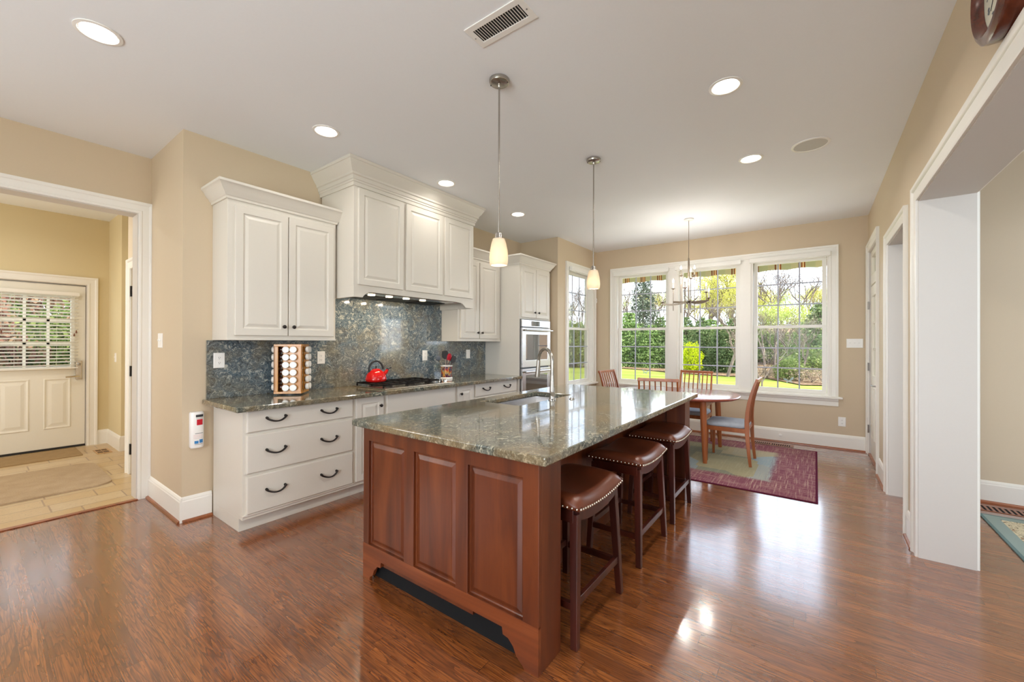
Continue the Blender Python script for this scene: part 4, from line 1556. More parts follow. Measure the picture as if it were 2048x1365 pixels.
for (k, uu, z, Tk) in jars:
    pos = Mr @ Vector(Tk(uu, -.012, z))
    dirv = (Mr.to_3x3() @ (Vector(Tk(uu, -1, z)) - Vector(Tk(uu, 0, z)))).normalized()
    lab_ = 'white-lidded jar, %s row, %s column, %s' % (rown[RZ.index(z)], 'inner' if uu > 0 else 'outer', FACE[k])
    if proto is None:
        WORLD[0] = False
        proto = thing('spice_jar', lab_, 'spice jar', pos, group='spice jars in the rack')
        MB(lambda x, y, h: (x, -h, y)).lathe([(.021, -.075), (.0225, -.07), (.0225, -.012), (.019, -.002)], (0, 0, 0), 14).build('jar', 'spice_glass', proto, smooth=40)
        MB(lambda x, y, h: (x, -h, y)).lathe([(.0275, -.002), (.0285, .002), (.0285, .014), (.026, .018), (.002, .0185)], (0, 0, 0), 20).build('lid', 'white_plastic', proto, smooth=40)
        WORLD[0] = True
        o = proto
    else:
        o = dup(proto, pos, label=lab_)
    o.rotation_euler = (0, 0, math.atan2(dirv.x, -dirv.y))

# ---------------------------------------------------------------- bar stools
WORLD[0] = False


def stool():
    t = thing('bar_stool', 'x', 'stool', (0, 0, 0), group='leather bar stools along the island')
    LX, LY = .172, .268
    tx, ty = .148, .222
    for sx in (-1, 1):
        for sy in (-1, 1):
            MB().bar([(sx * LX, sy * LY, 0), (sx * tx, sy * ty, .605)], [.034, .042], [.034, .042], (1, 0, 0)).build('leg', 'stool_wood', t, bevel=.003)
    # apron, arched under the long sides
    for sx in (-1, 1):
        n = 12
        poly = [(-ty + 2 * ty * i / n, .545 + .0 + .045 * (1 - (1 - (2 * i / n - 1) ** 2)) - .0) for i in range(n + 1)]
        poly = [(y, .548 + .03 * abs(2 * i / n - 1) ** 2.2) for i, (y, _) in enumerate(poly)]
        top = [(-ty + 2 * ty * i / n, .60 + .022 * (2 * i / n - 1) ** 2) for i in range(n, -1, -1)]
        MB(lambda a, b, c_, sx=sx: (sx * .158 + b, a, c_)).prism(poly + top, -.011, .011).build('apron', 'stool_wood', t)
    for sy in (-1, 1):
        MB().box(-tx, tx, sy * .235 - .011, sy * .235 + .011, .565, .625).build('apron', 'stool_wood', t, bevel=.002)
    def lerp(z):
        f = z / .605
        return LX + (tx - LX) * f, LY + (ty - LY) * f
    for z, which in ((.20, 'y+'), (.20, 'y-'), (.155, 'x')):
        a, b = lerp(z)
        if which == 'x':
            for sy in (-1, 1):
                MB().box(-a, a, sy * b - .011, sy * b + .011, z + .03 - .016, z + .03 + .016).build('stretcher', 'stool_wood', t, bevel=.002)
        else:
            sx = 1 if which == 'y+' else -1
            MB().box(sx * a - .011, sx * a + .011, -b, b, z - .018, z + .018).build('stretcher', 'stool_wood', t, bevel=.002)
    # leather seat: saddle, high at the short ends
    NU, NV = 14, 22
    hx, hy = .19, .262
    rings = []
    def surf(u, v):
        sad = .030 * v * v
        e = max(abs(u), abs(v))
        rx = hx * u
        ry = hy * v
        z = .664 + sad + .012 * (1 - u * u)
        k = (abs(u) ** 8 + abs(v) ** 8) ** .125
        drop = max(0, (k - .80) / .20)
        z -= .024 * drop ** 2
        return rx, ry, z
    vs, fs = [], []
    for j in range(NV + 1):
        for i in range(NU + 1):
            vs.append(surf(-1 + 2 * i / NU, -1 + 2 * j / NV))
    for j in range(NV):
        for i in range(NU):
            a = j * (NU + 1) + i
            fs.append((a, a + 1, a + NU + 2, a + NU + 1))
    # border loop
    brd = [i for i in range(NU + 1)] + [(j + 1) * (NU + 1) - 1 for j in range(1, NV + 1)] + [NV * (NU + 1) + i for i in range(NU - 1, -1, -1)] + [j * (NU + 1) for j in range(NV - 1, 0, -1)]
    def low(k, dz, sc_):
        x, y, z = vs[k]
        v = y / hy
        return (x * sc_, y * sc_, .612 + .022 * v * v + dz)
    n0 = len(vs)
    for dz, s_ in ((.018, 1.012), (.0, 1.0), (-.004, .96)):
        vs += [low(k, dz, s_) for k in brd]
    nb = len(brd)
    prev = brd
    for q in range(3):
        cur = [n0 + q * nb + i for i in range(nb)]
        for i in range(nb):
            fs.append((prev[i], prev[(i + 1) % nb], cur[(i + 1) % nb], cur[i]))
        prev = cur
    fs.append(tuple(prev))
    MB().add(vs, fs).build('seat', 'leather', t, smooth=60)
    m = MB()
    for k in range(22):
        v = -1 + 2 * (k + .5) / 22
        for sx in (-1, 1):
            m.sphere((sx * (hx * 1.008), hy * v, .622 + .022 * v * v), .0068, 6, 4)
    for k in range(15):
        u = -1 + 2 * (k + .5) / 15
        for sy in (-1, 1):
            m.sphere((hx * u, sy * (hy * 1.008), .622 + .022), .0068, 6, 4)
    m.build('nailhead_trim', 'brass_silver', t, smooth=60, label='row of bright nailheads around the leather edge')
    return t


st = stool()
st.location = (-1.065, 1.97, 0)
st['label'] = 'brown leather saddle bar stool nearest the front end of the island'
dup(st, (-1.065, 2.825, 0), 0, 'brown leather saddle bar stool between the two others along the island')
dup(st, (-1.07, 3.60, 0), 0, 'brown leather saddle bar stool nearest the dining table')


# ---------------------------------------------------------------- dining set
def dchair():
    """seat faces +y, origin under the seat centre"""
    t = thing('dining_chair', 'x', 'chair', (0, 0, 0), group='teak dining chairs round the table')
    W2, D2 = .215, .205
    def back(z):
        # y of the back line at height z
        if z < .44:
            return -D2 - .012 + .035 * ((.44 - z) / .44) ** 1.6 * -1 - .0
        f = (z - .44) / .56
        return -D2 - .012 - .02 * math.sin(f * PI) * -1 * .6 - .10 * f ** 1.7
    for sx in (-1, 1):
        zs = [0, .12, .24, .36, .44, .52, .62, .72, .82, .92, 1.0]
        MB().bar([(sx * (W2 - .01 * max(0, (z - .5))), back(z), z) for z in zs], [.022] * 11, [.030, .034, .038, .044, .048, .046, .040, .036, .032, .028, .026], (1, 0, 0)).build('leg', 'teak', t, bevel=.004)
        MB().bar([(sx * W2, D2 + .004, 0), (sx * W2, D2 - .002, .42)], [.026, .036], [.028, .038], (1, 0, 0)).build('leg', 'teak', t, bevel=.004)
        MB().box(sx * W2 - .011, sx * W2 + .011, -D2, D2, .375, .425).build('seat_rail', 'teak', t, bevel=.003)
    for sy in (-1, 1):
        MB().box(-W2, W2, sy * (D2 - .004) - .01, sy * (D2 - .004) + .01, .375, .425).build('seat_rail', 'teak', t, bevel=.003)
    MB().box(-W2 - .011, W2 + .011, back(1.0) - .013, back(1.0) + .013, .965, 1.0).build('top_rail', 'teak', t, bevel=.004)
    MB().box(-W2, W2, back(.47) - .011, back(.47) + .011, .40, .44).build('lower_rail', 'teak', t, bevel=.003)
    for k in range(6):
        x = -W2 + 2 * W2 * (k + 1) / 7
        zs = [.43, .52, .62, .72, .82, .92, .97]
        MB().bar([(x, back(z) + .004, z) for z in zs], .014, .012, (1, 0, 0)).build('slat', 'teak', t)
    # padded seat
    N = 12
    vs, fs = [], []
    for s, z0 in ((1, .425),):
        pass
    rings = []
    def rr_(s, z):
        out = []
        for k in range(32):
            a = 2 * PI * k / 32
            cx_, sy_ = math.cos(a), math.sin(a)
            q = (abs(cx_) ** 8 + abs(sy_) ** 8) ** (-1 / 8)
            out.append((cx_ * q * (W2 + .012) * s, sy_ * q * (D2 + .02) * s + .004, z))
        return out
    rings = [rr_(.94, .424), rr_(.99, .43), rr_(1.0, .445), rr_(.985, .462), rr_(.93, .474), rr_(.7, .483), rr_(.3, .486), rr_(.05, .487)]
    MB().loops(rings).build('seat', 'seat_fabric', t, smooth=60, label='grey-blue padded seat')
    return t


ch = dchair()
ch.location = (-.845, 5.57, .0066)
ch.rotation_euler = (0, 0, R(90))
ch['label'] = 'teak slat-back chair in full view at the table end nearest the glazed door'
dup(ch, (-2.20, 5.74, .0066), R(-96), 'teak slat-back dining chair nearest the corner by the side window')
dup(ch, (-1.53, 5.10, .0066), R(13), 'teak slat-back chair backing onto the island, only its top showing')
dup(ch, (-1.415, 6.18, .0066), R(180), 'teak slat-back dining chair between the table and the middle window')

t = thing('dining_table', 'oval reddish wood dining table under the chandelier', 'table', (-1.5, 5.68, 0))
t.location = (-1.5, 5.68, .0066)
TH = .755
ring = lambda s, z: [((abs(math.cos(a)) ** (2 / 2.5)) * math.copysign(1, math.cos(a)) * .76 * s, (abs(math.sin(a)) ** (2 / 2.5)) * math.copysign(1, math.sin(a)) * .62 * s, z) for a in [2 * PI * k / 56 for k in range(56)]]
MB().loops([ring(.965, TH - .034), ring(.99, TH - .028), ring(1.0, TH - .018), ring(1.0, TH - .012), ring(.992, TH - .003), ring(.98, TH)]).build('table_top', 'teak_top', t, smooth=40)
for sx in (-1, 1):
    for sy in (-1, 1):
        MB().tube([(sx * .46, sy * .47, 0.0), (sx * .445, sy * .455, .35), (sx * .43, sy * .44, TH - .035)], [.023, .034, .038], 14).build('leg', 'teak', t, smooth=40)
for sy in (-1, 1):
    MB().box(-.43, .43, sy * .44 - .011, sy * .44 + .011, TH - .12, TH - .035).build('apron', 'teak', t, bevel=.003)
for sx in (-1, 1):
    MB().box(sx * .43 - .011, sx * .43 + .011, -.44, .44, TH - .12, TH - .035).build('apron', 'teak', t, bevel=.003)
WORLD[0] = True

MB().box(-2.98, .02, 4.51, 6.66, .0005, .0065).build('area_rug', 'dining_rug_pile', label='rectangular rug with a plum border under the dining table', cat='rug', bevel=.002)
MB().box(1.09, 3.49, 1.87, 5.07, .0005, .008).build('area_rug', 'floral_rug_pile', label='floral rug with a pale blue edge in the side room', cat='rug')


def rounded_mat(name, x0, x1, y0, y1, r, z0, z1, mat, label):
    pts = []
    for cx_, cy_, a0 in ((x1 - r, y1 - r, 0), (x0 + r, y1 - r, 90), (x0 + r, y0 + r, 180), (x1 - r, y0 + r, 270)):
        for i in range(7):
            a = R(a0 + 15 * i)
            pts.append((cx_ + r * math.cos(a), cy_ + r * math.sin(a)))
    MB().loops([[(x, y, z) for x, y in pts] for z in (z0, z1)]).build(name, mat, label=label, cat='rug')


rounded_mat('floor_mat', -6.75, -5.60, -.9, .93, .16, .0045, .020, 'mat_shag', 'shaggy beige mat with rounded corners on the mudroom tiles')
rounded_mat('floor_mat', -7.85, -7.28, -.55, .92, .03, .0045, .012, 'mat_flat', 'flat brown mat against the mudroom door')


def register(label, x0, x1, y0, y1, z, mat, rows, cols, alongx=True):
    t = thing('floor_register', label, 'floor vent', ((x0 + x1) / 2, (y0 + y1) / 2, z))
    MB().box(x0, x1, y0, y1, z + .0005, z + .004).build('frame', mat, t, bevel=.001)
    m = MB()
    for i in range(cols):
        for j in range(rows):
            if alongx:
                a = x0 + .03 + (x1 - x0 - .06) * (i + .2 + (.5 if 2 * i >= cols else 0)) / (cols + .6)
                b = y0 + .015 + (y1 - y0 - .03) * j / rows
                m.box(a, a + (x1 - x0) / cols * .42, b, b + (y1 - y0 - .03) / rows * .9, z + .0035, z + .0046)
            else:
                a = x0 + .03 + (x1 - x0 - .06) * j / rows
                b = y0 + .02 + (y1 - y0 - .04) * (i + .2) / (cols + .4)
                m.box(a, a + (x1 - x0 - .06) / rows * .9, b, b + (y1 - y0) / cols * .42, z + .0035, z + .0046)
    m.build('slots', 'dark_void', t)


register('wooden floor register in front of the triple window', -.76, -.24, 6.72, 6.86, 0, 'shoe_wood', 1, 18)
register('wooden floor register by the side room wall', 1.12, 1.75, 5.19, 5.36, 0, 'shoe_wood', 1, 16)
register('pale oak floor register in the mudroom tiles', -7.50, -7.20, 1.03, 1.17, .004, 'oak_light', 2, 4)

# ---------------------------------------------------------------- ceiling fittings
CAN = (1.0, 0.95, 0.88)
WORLD[0] = False
can = thing('recessed_light', 'x', 'ceiling light', (0, 0, H), group='recessed ceiling lights')
MB().lathe([(.098, -.0005), (.098, -.005), (.082, -.007), (.078, .0), (.074, -.0015)], (0, 0, 0), 36, cap=False).build('trim_ring', 'white_plastic', can, smooth=40)
MB().lathe([(.001, -.0022), (.075, -.0022), (.075, -.0012), (.001, -.0012)], (0, 0, 0), 32).build('lens', 'lamp_lens', can, smooth=40)
WORLD[0] = True
cans = [(-3.11, .44, 'recessed light nearest the camera on the cabinet side'), (-3.11, 1.72, 'recessed light in front of the two-door cabinet over the spice rack'),
        (-3.11, 3.03, 'recessed light beside the crown of the hood'), (-3.11, 4.32, 'recessed light nearest the oven tower'),
        (-.47, 2.95, 'recessed light nearest the camera on the doorway side'), (-.47, 4.25, 'recessed light beside the round speaker')]
for i, (x, y, lb) in enumerate(cans):
    o = can if i == 0 else dup(can, (x, y, H))
    o.location = (x, y, H)
    o['label'] = lb
    add_light('AREA', 'can_lamp', (x, y, H - .012), 1.8 if x < -2 else 6.0, CAN, .13, shape='DISK', rot=(0, 0, 0), spread=R(150))
for x, y in ((-3.11, -1.0), (-.47, 1.6), (-.47, .2), (-.47, -1.2)):
    add_light('AREA', 'can_lamp', (x, y, H - .012), 2.5 if y > 1 else 4.5, CAN, .13, shape='DISK', rot=(0, 0, 0), spread=R(150))
for x, y in ((-6.4, .2), (2.6, 3.6)):  # unseen lamps added to brighten mudroom and side room, without fixtures
    add_light('AREA', 'can_lamp', (x, y, H - .012), 7, CAN, .13, shape='DISK', rot=(0, 0, 0), spread=R(160))

t = thing('ceiling_speaker', 'round grey speaker grille in the ceiling', 'speaker', (-.035, 4.245, H))
MB().lathe([(.135, -.0005), (.135, -.006), (.118, -.008), (.116, -.003)], (-.035, 4.245, H), 40, cap=False).build('rim', 'white_plastic', t, smooth=40)
MB().lathe([(.117, -.0005), (.117, -.004), (.001, -.005)], (-.035, 4.245, H), 40, cap=False).build('grille', 'grey_mesh', t, smooth=40)

t = thing('ceiling_vent', 'white slotted air vent in the ceiling near the first pendant', 'vent', (-1.325, 1.675, H))
vx0, vx1, vy0, vy1 = -1.51, -1.14, 1.595, 1.755
MB(lambda u, w, z: (u, z, H - w)).slab(vx0, vx1, vy0, vy1, .0005, .006, [(vx0 + .035, vx1 - .035, vy0 + .035, vy1 - .035)]).build('frame', 'white_plastic', t, bevel=.003)
MB().box(vx0 + .03, vx1 - .03, vy0 + .03, vy1 - .03, H - .0012, H - .0006).build('duct', 'rubber_dark', t)
for i in range(19):
    x = vx0 + .045 + i * (.28 / 18)
    MB().add([(x - .004, vy0 + .034, H - .0012), (x + .004, vy0 + .034, H - .0065), (x + .004, vy1 - .034, H - .0065), (x - .004, vy1 - .034, H - .0012), (x - .0025, vy0 + .034, H - .0012), (x + .0055, vy0 + .034, H - .0065), (x + .0055, vy1 - .034, H - .0065), (x - .0025, vy1 - .034, H - .0012)],
             [(0, 1, 2, 3), (4, 5, 6, 7), (0, 1, 5, 4), (3, 2, 6, 7), (0, 3, 7, 4), (1, 2, 6, 5)]).build('louvre', 'white_plastic', t)
for x in (vx0 + .016, vx1 - .016):
    MB().lathe([(.004, -.0065), (.004, -.008), (.001, -.008)], (x, (vy0 + vy1) / 2, H), 8).build('screw', 'hinge_steel', t)

# pendants
WORLD[0] = False
pend = thing('pendant_light', 'x', 'pendant lamp', (0, 0, 0), group='pendant lamps over the island')
MB().lathe([(.064, -.0005), (.064, -.012), (.060, -.022), (.052, -.027), (.012, -.028), (.010, -.045), (.006, -.05)], (0, 0, 0), 32).build('canopy', 'nickel', pend, smooth=35)
for a in (20, 200):
    MB().sphere((.056 * math.cos(R(a)), .056 * math.sin(R(a)), -.026), .004, 8, 5).build('canopy_screw', 'bronze_dark', pend)
MB().tube([(0, 0, -.045), (0, 0, -.985)], .0055, 10).build('rod', 'nickel', pend, smooth=40)
MB().lathe([(.008, -.97), (.020, -.975), (.026, -1.005), (.03, -1.016)], (0, 0, 0), 24).build('socket_cup', 'nickel', pend, smooth=40)
MB().lathe([(.026, -1.010), (.038, -1.012), (.047, -1.04), (.0555, -1.085), (.0595, -1.13), (.0575, -1.165), (.053, -1.180), (.050, -1.178), (.0545, -1.163), (.0565, -1.13), (.0525, -1.085), (.044, -1.04), (.034, -1.018)], (0, 0, 0), 32, cap=False).build('lamp_shade', 'opal_glass', pend, smooth=60)
MB().sphere((0, 0, -1.125), .018, 12, 8).build('bulb', 'flame_bulb', pend, smooth=60)
WORLD[0] = True
pend.location = (-1.615, 2.035, H)
pend['label'] = 'pendant lamp with an opal glass shade over the near half of the island'
dup(pend, (-1.622, 3.427, H), 0, 'pendant lamp with an opal glass shade over the far half of the island')
for x, y in ((-1.615, 2.035), (-1.622, 3.427)):
    add_light('POINT', 'pendant_bulb', (x, y, H - 1.125), 4.5, (1.0, 0.84, 0.64), .02)

# chandelier
hx_, hy_ = -1.372, 5.84
t = thing('chandelier', 'slender metal chandelier with nine candle bulbs over the dining table', 'chandelier', (hx_, hy_, H))
MB().lathe([(.062, -.0005), (.062, -.012), (.055, -.018), (.01, -.02), (.008, -.03)], (hx_, hy_, H), 28).build('canopy', 'white_plastic', t, smooth=40, label='pale round canopy')
MB().tube([(hx_, hy_, H - .02), (hx_, hy_, 2.55)], .0035, 8).build('chain_rod', 'chandelier_metal', t, smooth=40)
MB().tube([(hx_, hy_, 2.56), (hx_, hy_, 2.50), (hx_, hy_, 1.83), (hx_, hy_, 1.765)], [.008, .012, .012, .008], 10).build('stem', 'chandelier_metal', t, smooth=40)
MB().lathe([(.02, -.03), (.028, -.028), (.028, .028), (.02, .03)], (hx_, hy_, 1.965), 16).build('hub', 'chandelier_metal', t, smooth=30)


def candle(ang, r, zc, tail, arm_from=None):
    # ang: 0 = image right, 90 = away
    ux_, uy_ = math.cos(_yaw), math.sin(_yaw)
    ca, sa = math.cos(R(ang)), math.sin(R(ang))
    dx_ = ux_ * ca - uy_ * sa
    dy_ = uy_ * ca + ux_ * sa
    x, y = hx_ + dx_ * r, hy_ + dy_ * r
    a = thing('candle_arm', None, None)
    m = MB()
    pts = []
    zj = 1.965
    ze = min(zc, zj - .015) if tail is None else zj + arm_from
    if tail is None:
        for i in range(9):
            f = i / 8
            pts.append((hx_ + dx_ * (.02 + (r - .02) * f), hy_ + dy_ * (.02 + (r - .02) * f), zj - .045 * math.sin(f * PI / 2) - .0 + (zc - .02 - (zj - .045)) * f ** 3))
    else:
        for i in range(7):
            f = i / 6
            pts.append((hx_ + dx_ * (.02 + (r - .02) * f), hy_ + dy_ * (.02 + (r - .02) * f), zj + arm_from * f))
    bpy.data.objects.remove(a)
    arm = MB().bar(pts, .013, .024, (-dy_, dx_, 0)).build('arm', 'chandelier_metal', t)
    if tail is not None:
        MB().tube([(x, y, zj - tail), (x, y, zc)], .006, 8).build('upright', 'chandelier_metal', arm, smooth=40)
    MB().lathe([(.006, -.012), (.012, -.006), (.034, .004), (.032, .006), (.01, .001)], (x, y, zc), 18).build('drip_cup', 'chandelier_metal', arm, smooth=40)
    MB().tube([(x, y, zc), (x, y, zc + .085)], .0095, 10).build('candle_sleeve', 'brass_silver', arm, smooth=40)
    MB().lathe([(.006, 0), (.011, .012), (.0115, .02), (.007, .036), (.002, .052)], (x, y, zc + .085), 12).build('bulb', 'flame_bulb', arm, smooth=60)


for ang, zc in ((162, 1.97), (42, 1.99), (292, 1.985)):
    candle(ang, .33, zc, None)
for ang, zc in ((2, 2.10), (122, 2.17), (236, 2.13)):
    candle(ang, .24, zc, .10, .02)
for ang, zc in ((20, 2.33), (140, 2.33), (262, 2.27)):
    candle(ang, .10, zc, .14, .0)
for ang, r_, z_ in ((2, .24, 2.262), (122, .24, 2.332), (236, .24, 2.292)):
    ca, sa = math.cos(R(ang) + _yaw), math.sin(R(ang) + _yaw)
    add_light('POINT', 'candle_glow', (hx_ + ca * r_, hy_ + sa * r_, z_), 4.8, (1.0, 0.93, 0.84), .004)

# clock on the right-hand wall above the near opening
kx0, ky0, kz0, kr = XR, 2.12, 2.682, .206
t = thing('wall_clock', 'round dark wood wall clock above the wide opening', 'clock', (kx0, ky0, kz0))
Tc = lambda x, y, h: (kx0 - h, ky0 + x, kz0 + y)
MB(Tc).lathe([(kr * .93, 0), (kr, .004), (kr, .05), (kr * .985, .062), (kr * .93, .07), (kr * .86, .075), (kr * .82, .07), (kr * .78, .052), (kr * .76, .045)], (0, 0, 0), 56, cap=False).build('case', 'clock_wood', t, smooth=40)
MB(Tc).lathe([(kr * .94, .001), (kr * .77, .044), (.002, .045)], (0, 0, 0), 48, cap=False).build('dial', 'clock_dial', t)
for i in range(1, 13):
    a = R(90 - 30 * i)
    cu = bpy.data.curves.new('numeral', 'FONT')
    cu.body = str(i)
    cu.size = .036
    cu.align_x = 'CENTER'
    cu.align_y = 'CENTER'
    cu.extrude = .0006
    ob = bpy.data.objects.new('numeral_src', cu)
    me = bpy.data.meshes.new_from_object(ob)
    bpy.data.objects.remove(ob)
    me.materials.clear()
    me.materials.append(MATS['slate_grey'])
    o = bpy.data.objects.new('numeral', me)
    col.objects.link(o)
    # text x -> -Y (reads left to right from inside the room), text y -> Z
    o.parent = t
    o.matrix_local = Matrix(((0, 0, -1, -.046), (-1, 0, 0, -.115 * math.cos(a)), (0, 1, 0, .115 * math.sin(a)), (0, 0, 0, 1)))
for L, a, w in ((.07, 60, .006), (.10, -50, .004)):
    ca, sa = math.cos(R(a)), math.sin(R(a))
    MB(lambda x, y, h: (kx0 - h, ky0 + x, kz0 + y)).add([(0 - sa * w, ca * w, .048), (ca * L, sa * L, .048), (sa * w, -ca * w, .048), (0 - sa * w, ca * w, .05), (ca * L, sa * L, .05), (sa * w, -ca * w, .05)], [(0, 1, 2), (3, 4, 5), (0, 1, 4, 3), (1, 2, 5, 4), (2, 0, 3, 5)]).build('clock_hand', 'black_plastic', t)

# butterfly decals on the panes
def butterfly(x, z, s, rot, label):
    y = YB + .06 + .014
    out = [(0, -.3), (.12, -.1), (.45, -.45), (.6, -.2), (.35, .02), (.85, .35), (1.0, .75), (.6, .7), (.1, .2), (0, .25), (-.1, .2), (-.6, .7), (-1.0, .75), (-.85, .35), (-.35, .02), (-.6, -.2), (-.45, -.45), (-.12, -.1)]
    c_, s_ = math.cos(rot), math.sin(rot)
    m = MB()
    n = len(out)
    pts = [(x + (a * c_ - b * s_) * s, z + (a * s_ + b * c_) * s) for a, b in out]
    m.add([(a, y, b) for a, b in pts] + [(a, y + .0004, b) for a, b in pts], [tuple(range(n)), tuple(range(n, 2 * n))] + [(i, (i + 1) % n, n + (i + 1) % n, n + i) for i in range(n)])
    m.build('butterfly_decal', 'decal_film', label=label, cat='decal')


butterfly(-.305, .872, .065, R(10), 'pale butterfly decal on the window nearest the glazed door')
butterfly(-2.38, .90, .06, R(-8), 'faint butterfly decal on the window nearest the corner')

# ---------------------------------------------------------------- outside
aw = thing('awning', 'striped green and rust awning over the outside of the triple window', 'awning', (-1.37, YB + .2, 2.6))
m = MB()
NX = 60
vs, fs = [], []
for i in range(NX + 1):
    x = -3.35 + 3.75 * i / NX
    zb = 2.535 + .018 * abs(math.sin(i * PI / 6))
    vs += [(x, YB + .17, 2.93), (x, YB + .5, 2.66), (x, YB + .505, zb), (x, YB + .17, 2.925), (x, YB + .497, 2.655), (x, YB + .501, zb)]
for i in range(NX):
    a, b = i * 6, (i + 1) * 6
    fs += [(a, a + 1, b + 1, b), (a + 1, a + 2, b + 2, b + 1), (a + 3, a + 4, b + 4, b + 3), (a + 4, a + 5, b + 5, b + 4)]
m.add(vs, fs).build('cloth', 'awning_cloth', aw)
m = MB().tube([(-3.35, YB + .495, 2.662), (.40, YB + .495, 2.662)], .012, 8)
m.build('front_bar', 'white_plastic', aw, smooth=40)

# ground: mowed lawn falling and rising gently, mulch bed and wood floor beyond
def gz(x, y):
    return -.72 + .02 * math.sin(x * .3) + .0036 * max(0, y - 8) - .02 * math.sin(y * .2) + .10 * max(0, y - 40)


def ground(name, x0, x1, y0, y1, nx, ny, mat, dz=0, edge=None):
    vs, fs = [], []
    for j in range(ny + 1):
        for i in range(nx + 1):
            x = x0 + (x1 - x0) * i / nx
            y = y0 + (y1 - y0) * j / ny
            if edge and j == 0:
                y += edge(x)
            vs.append((x, y, gz(x, y) + dz))
    for j in range(ny):
        for i in range(nx):
            a = j * (nx + 1) + i
            fs.append((a, a + 1, a + nx + 2, a + nx + 1))
    o = MB().add(vs, fs).build(name, mat, kind='structure', smooth=60)
    return o


ground('lawn', -90, 50, -30, 95, 60, 60, 'lawn_grass')
MB().box(-6.5, 3.2, YB + .22, YB + 4.2, -.78, -.62).build('bounce_slab', 'bounce_stone', kind='structure')  # unseen pale slab added to bounce sunlight up to the ceiling
ground('mulch_bed', -85, 45, 29.5, 94, 60, 30, 'mulch', .05, lambda x: 1.5 * math.sin(x * .35) - (5.0 if x > -2.5 else 0) * min(1, max(0, (x + 3.2) / 1.5)))

rng = np.random.default_rng(5)


def leaf_mesh(name, P, size, mat, parent, up=0.0, stretch=1.0):
    """P: n x 3 leaf centres; each leaf is a small bent quad"""
    n = len(P)
    d = rng.normal(size=(n, 3))
    d[:, 2] += up
    d /= np.linalg.norm(d, axis=1)[:, None]
    e = rng.normal(size=(n, 3))
    e -= d * (e * d).sum(1)[:, None]
    e /= np.linalg.norm(e, axis=1)[:, None]
    s = size * rng.uniform(.6, 1.3, n)[:, None]
    V = np.stack([P - d * s * stretch, P + e * s * .5, P + d * s * stretch, P - e * s * .5], 1).reshape(-1, 3)
    F = np.arange(4 * n).reshape(-1, 4)
    me = bpy.data.meshes.new(name)
    me.vertices.add(4 * n)
    me.vertices.foreach_set('co', V.ravel())
    me.loops.add(4 * n)
    me.loops.foreach_set('vertex_index', F.ravel())
    me.polygons.add(n)
    me.polygons.foreach_set('loop_start', np.arange(0, 4 * n, 4))
    me.update()
    me.materials.append(MATS[mat])
    o = bpy.data.objects.new(name, me)
    col.objects.link(o)
    o.parent = parent
    return o


def branches(seed, h, spread, depth=4, r0=.16, upb=.35, first=.25):
    rd = random.Random(seed)
    segs = []
    tips = []

    def grow(p, d, L, r, k):
        q = p
        pts = [p]
        n = 3
        for i in range(n):
            d = (d + Vector((rd.gauss(0, .12), rd.gauss(0, .12), rd.gauss(.03, .06)))).normalized()
            q = q + d * L / n
            pts.append(q)
        segs.append((pts, [r * (1 - .3 * i / n) for i in range(n + 1)], k))
        if k == 0:
            tips.append(q)
            return
        for c_ in range(rd.choice((2, 3, 3)) if k > 1 else 3):
            a = rd.uniform(0, 2 * PI)
            e = Vector((math.cos(a), math.sin(a), 0)) * spread + Vector((0, 0, upb))
            nd = (d * .6 + e * .8).normalized()
            grow(pts[rd.choice((2, 3))] if c_ else q, nd, L * rd.uniform(.62, .82), r * .6, k - 1)

    grow(Vector((0, 0, 0)), Vector((0, 0, 1)), h * first, r0, depth)
    return segs, tips


WORLD[0] = False


def deciduous(name, seed, h, spread, depth, r0, leafmat, leaves, lsize, jitter, cat='tree', first=.25, droop=0.0, mat='bark', upb=.35):
    t = thing(name, 'x', cat)
    segs, tips = branches(seed, h, spread, depth, r0, upb, first)
    mx = max(p.z for s in segs for p in s[0])
    k = h / mx
    m = MB()
    for pts, rs, kk in segs:
        m.tube([p * k for p in pts], [max(.008, r_) for r_ in rs], 5 if kk > 1 else 3, cap=False)
    m.build('trunk', mat, t, smooth=60)
    if leaves:
        T_ = np.array([tuple(p * k) for p in tips])
        idx = rng.integers(0, len(T_), leaves)
        P = T_[idx] + rng.normal(size=(leaves, 3)) * jitter
        if droop:
            P[:, 2] -= rng.exponential(droop, leaves)
        leaf_mesh('crown', P, lsize, leafmat, t, -1.5 if droop else 0, 1.6 if droop else 1)
    return t


def conifer(name, h, r, leaves, mat, lsize, sparse=1.0, base=.06, tiers=22, power=.9, cat='tree'):
    t = thing(name, 'x', cat)
    m = MB()
    m.tube([(0, 0, 0), (0, 0, h * .5), (0, 0, h * .98)], [.03 * h * .5, .014 * h * .7, .01], 7)
    n = leaves
    P = []
    for k in range(tiers):
        z0 = h * (base + (1 - base) * k / tiers)
        rr = r * (1 - (k / tiers)) ** power + .12
        nb = max(5, int(11 * (1 - k / tiers) + 4))
        for b in range(nb):
            a = 2 * PI * (b + random.random()) / nb
            L = rr * random.uniform(.75, 1.12)
            m.tube([(0, 0, z0), (math.cos(a) * L * .9, math.sin(a) * L * .9, z0 - L * .12)], [.02, .006], 3, cap=False)
            nn = max(8, int(leaves / (tiers * nb) * (L / r) * 2.0))
            f = np.sqrt(rng.uniform(.02, 1, nn)) * L
            da = rng.normal(size=nn) * .17 * sparse
            zz = z0 - f * .12 + rng.normal(size=nn) * .10 * h / 9
            P.append(np.stack([np.cos(a + da) * f, np.sin(a + da) * f, zz], 1))
    m.build('trunk', 'bark', t, smooth=60)
    leaf_mesh('crown', np.concatenate(P), lsize, mat, t)
    return t


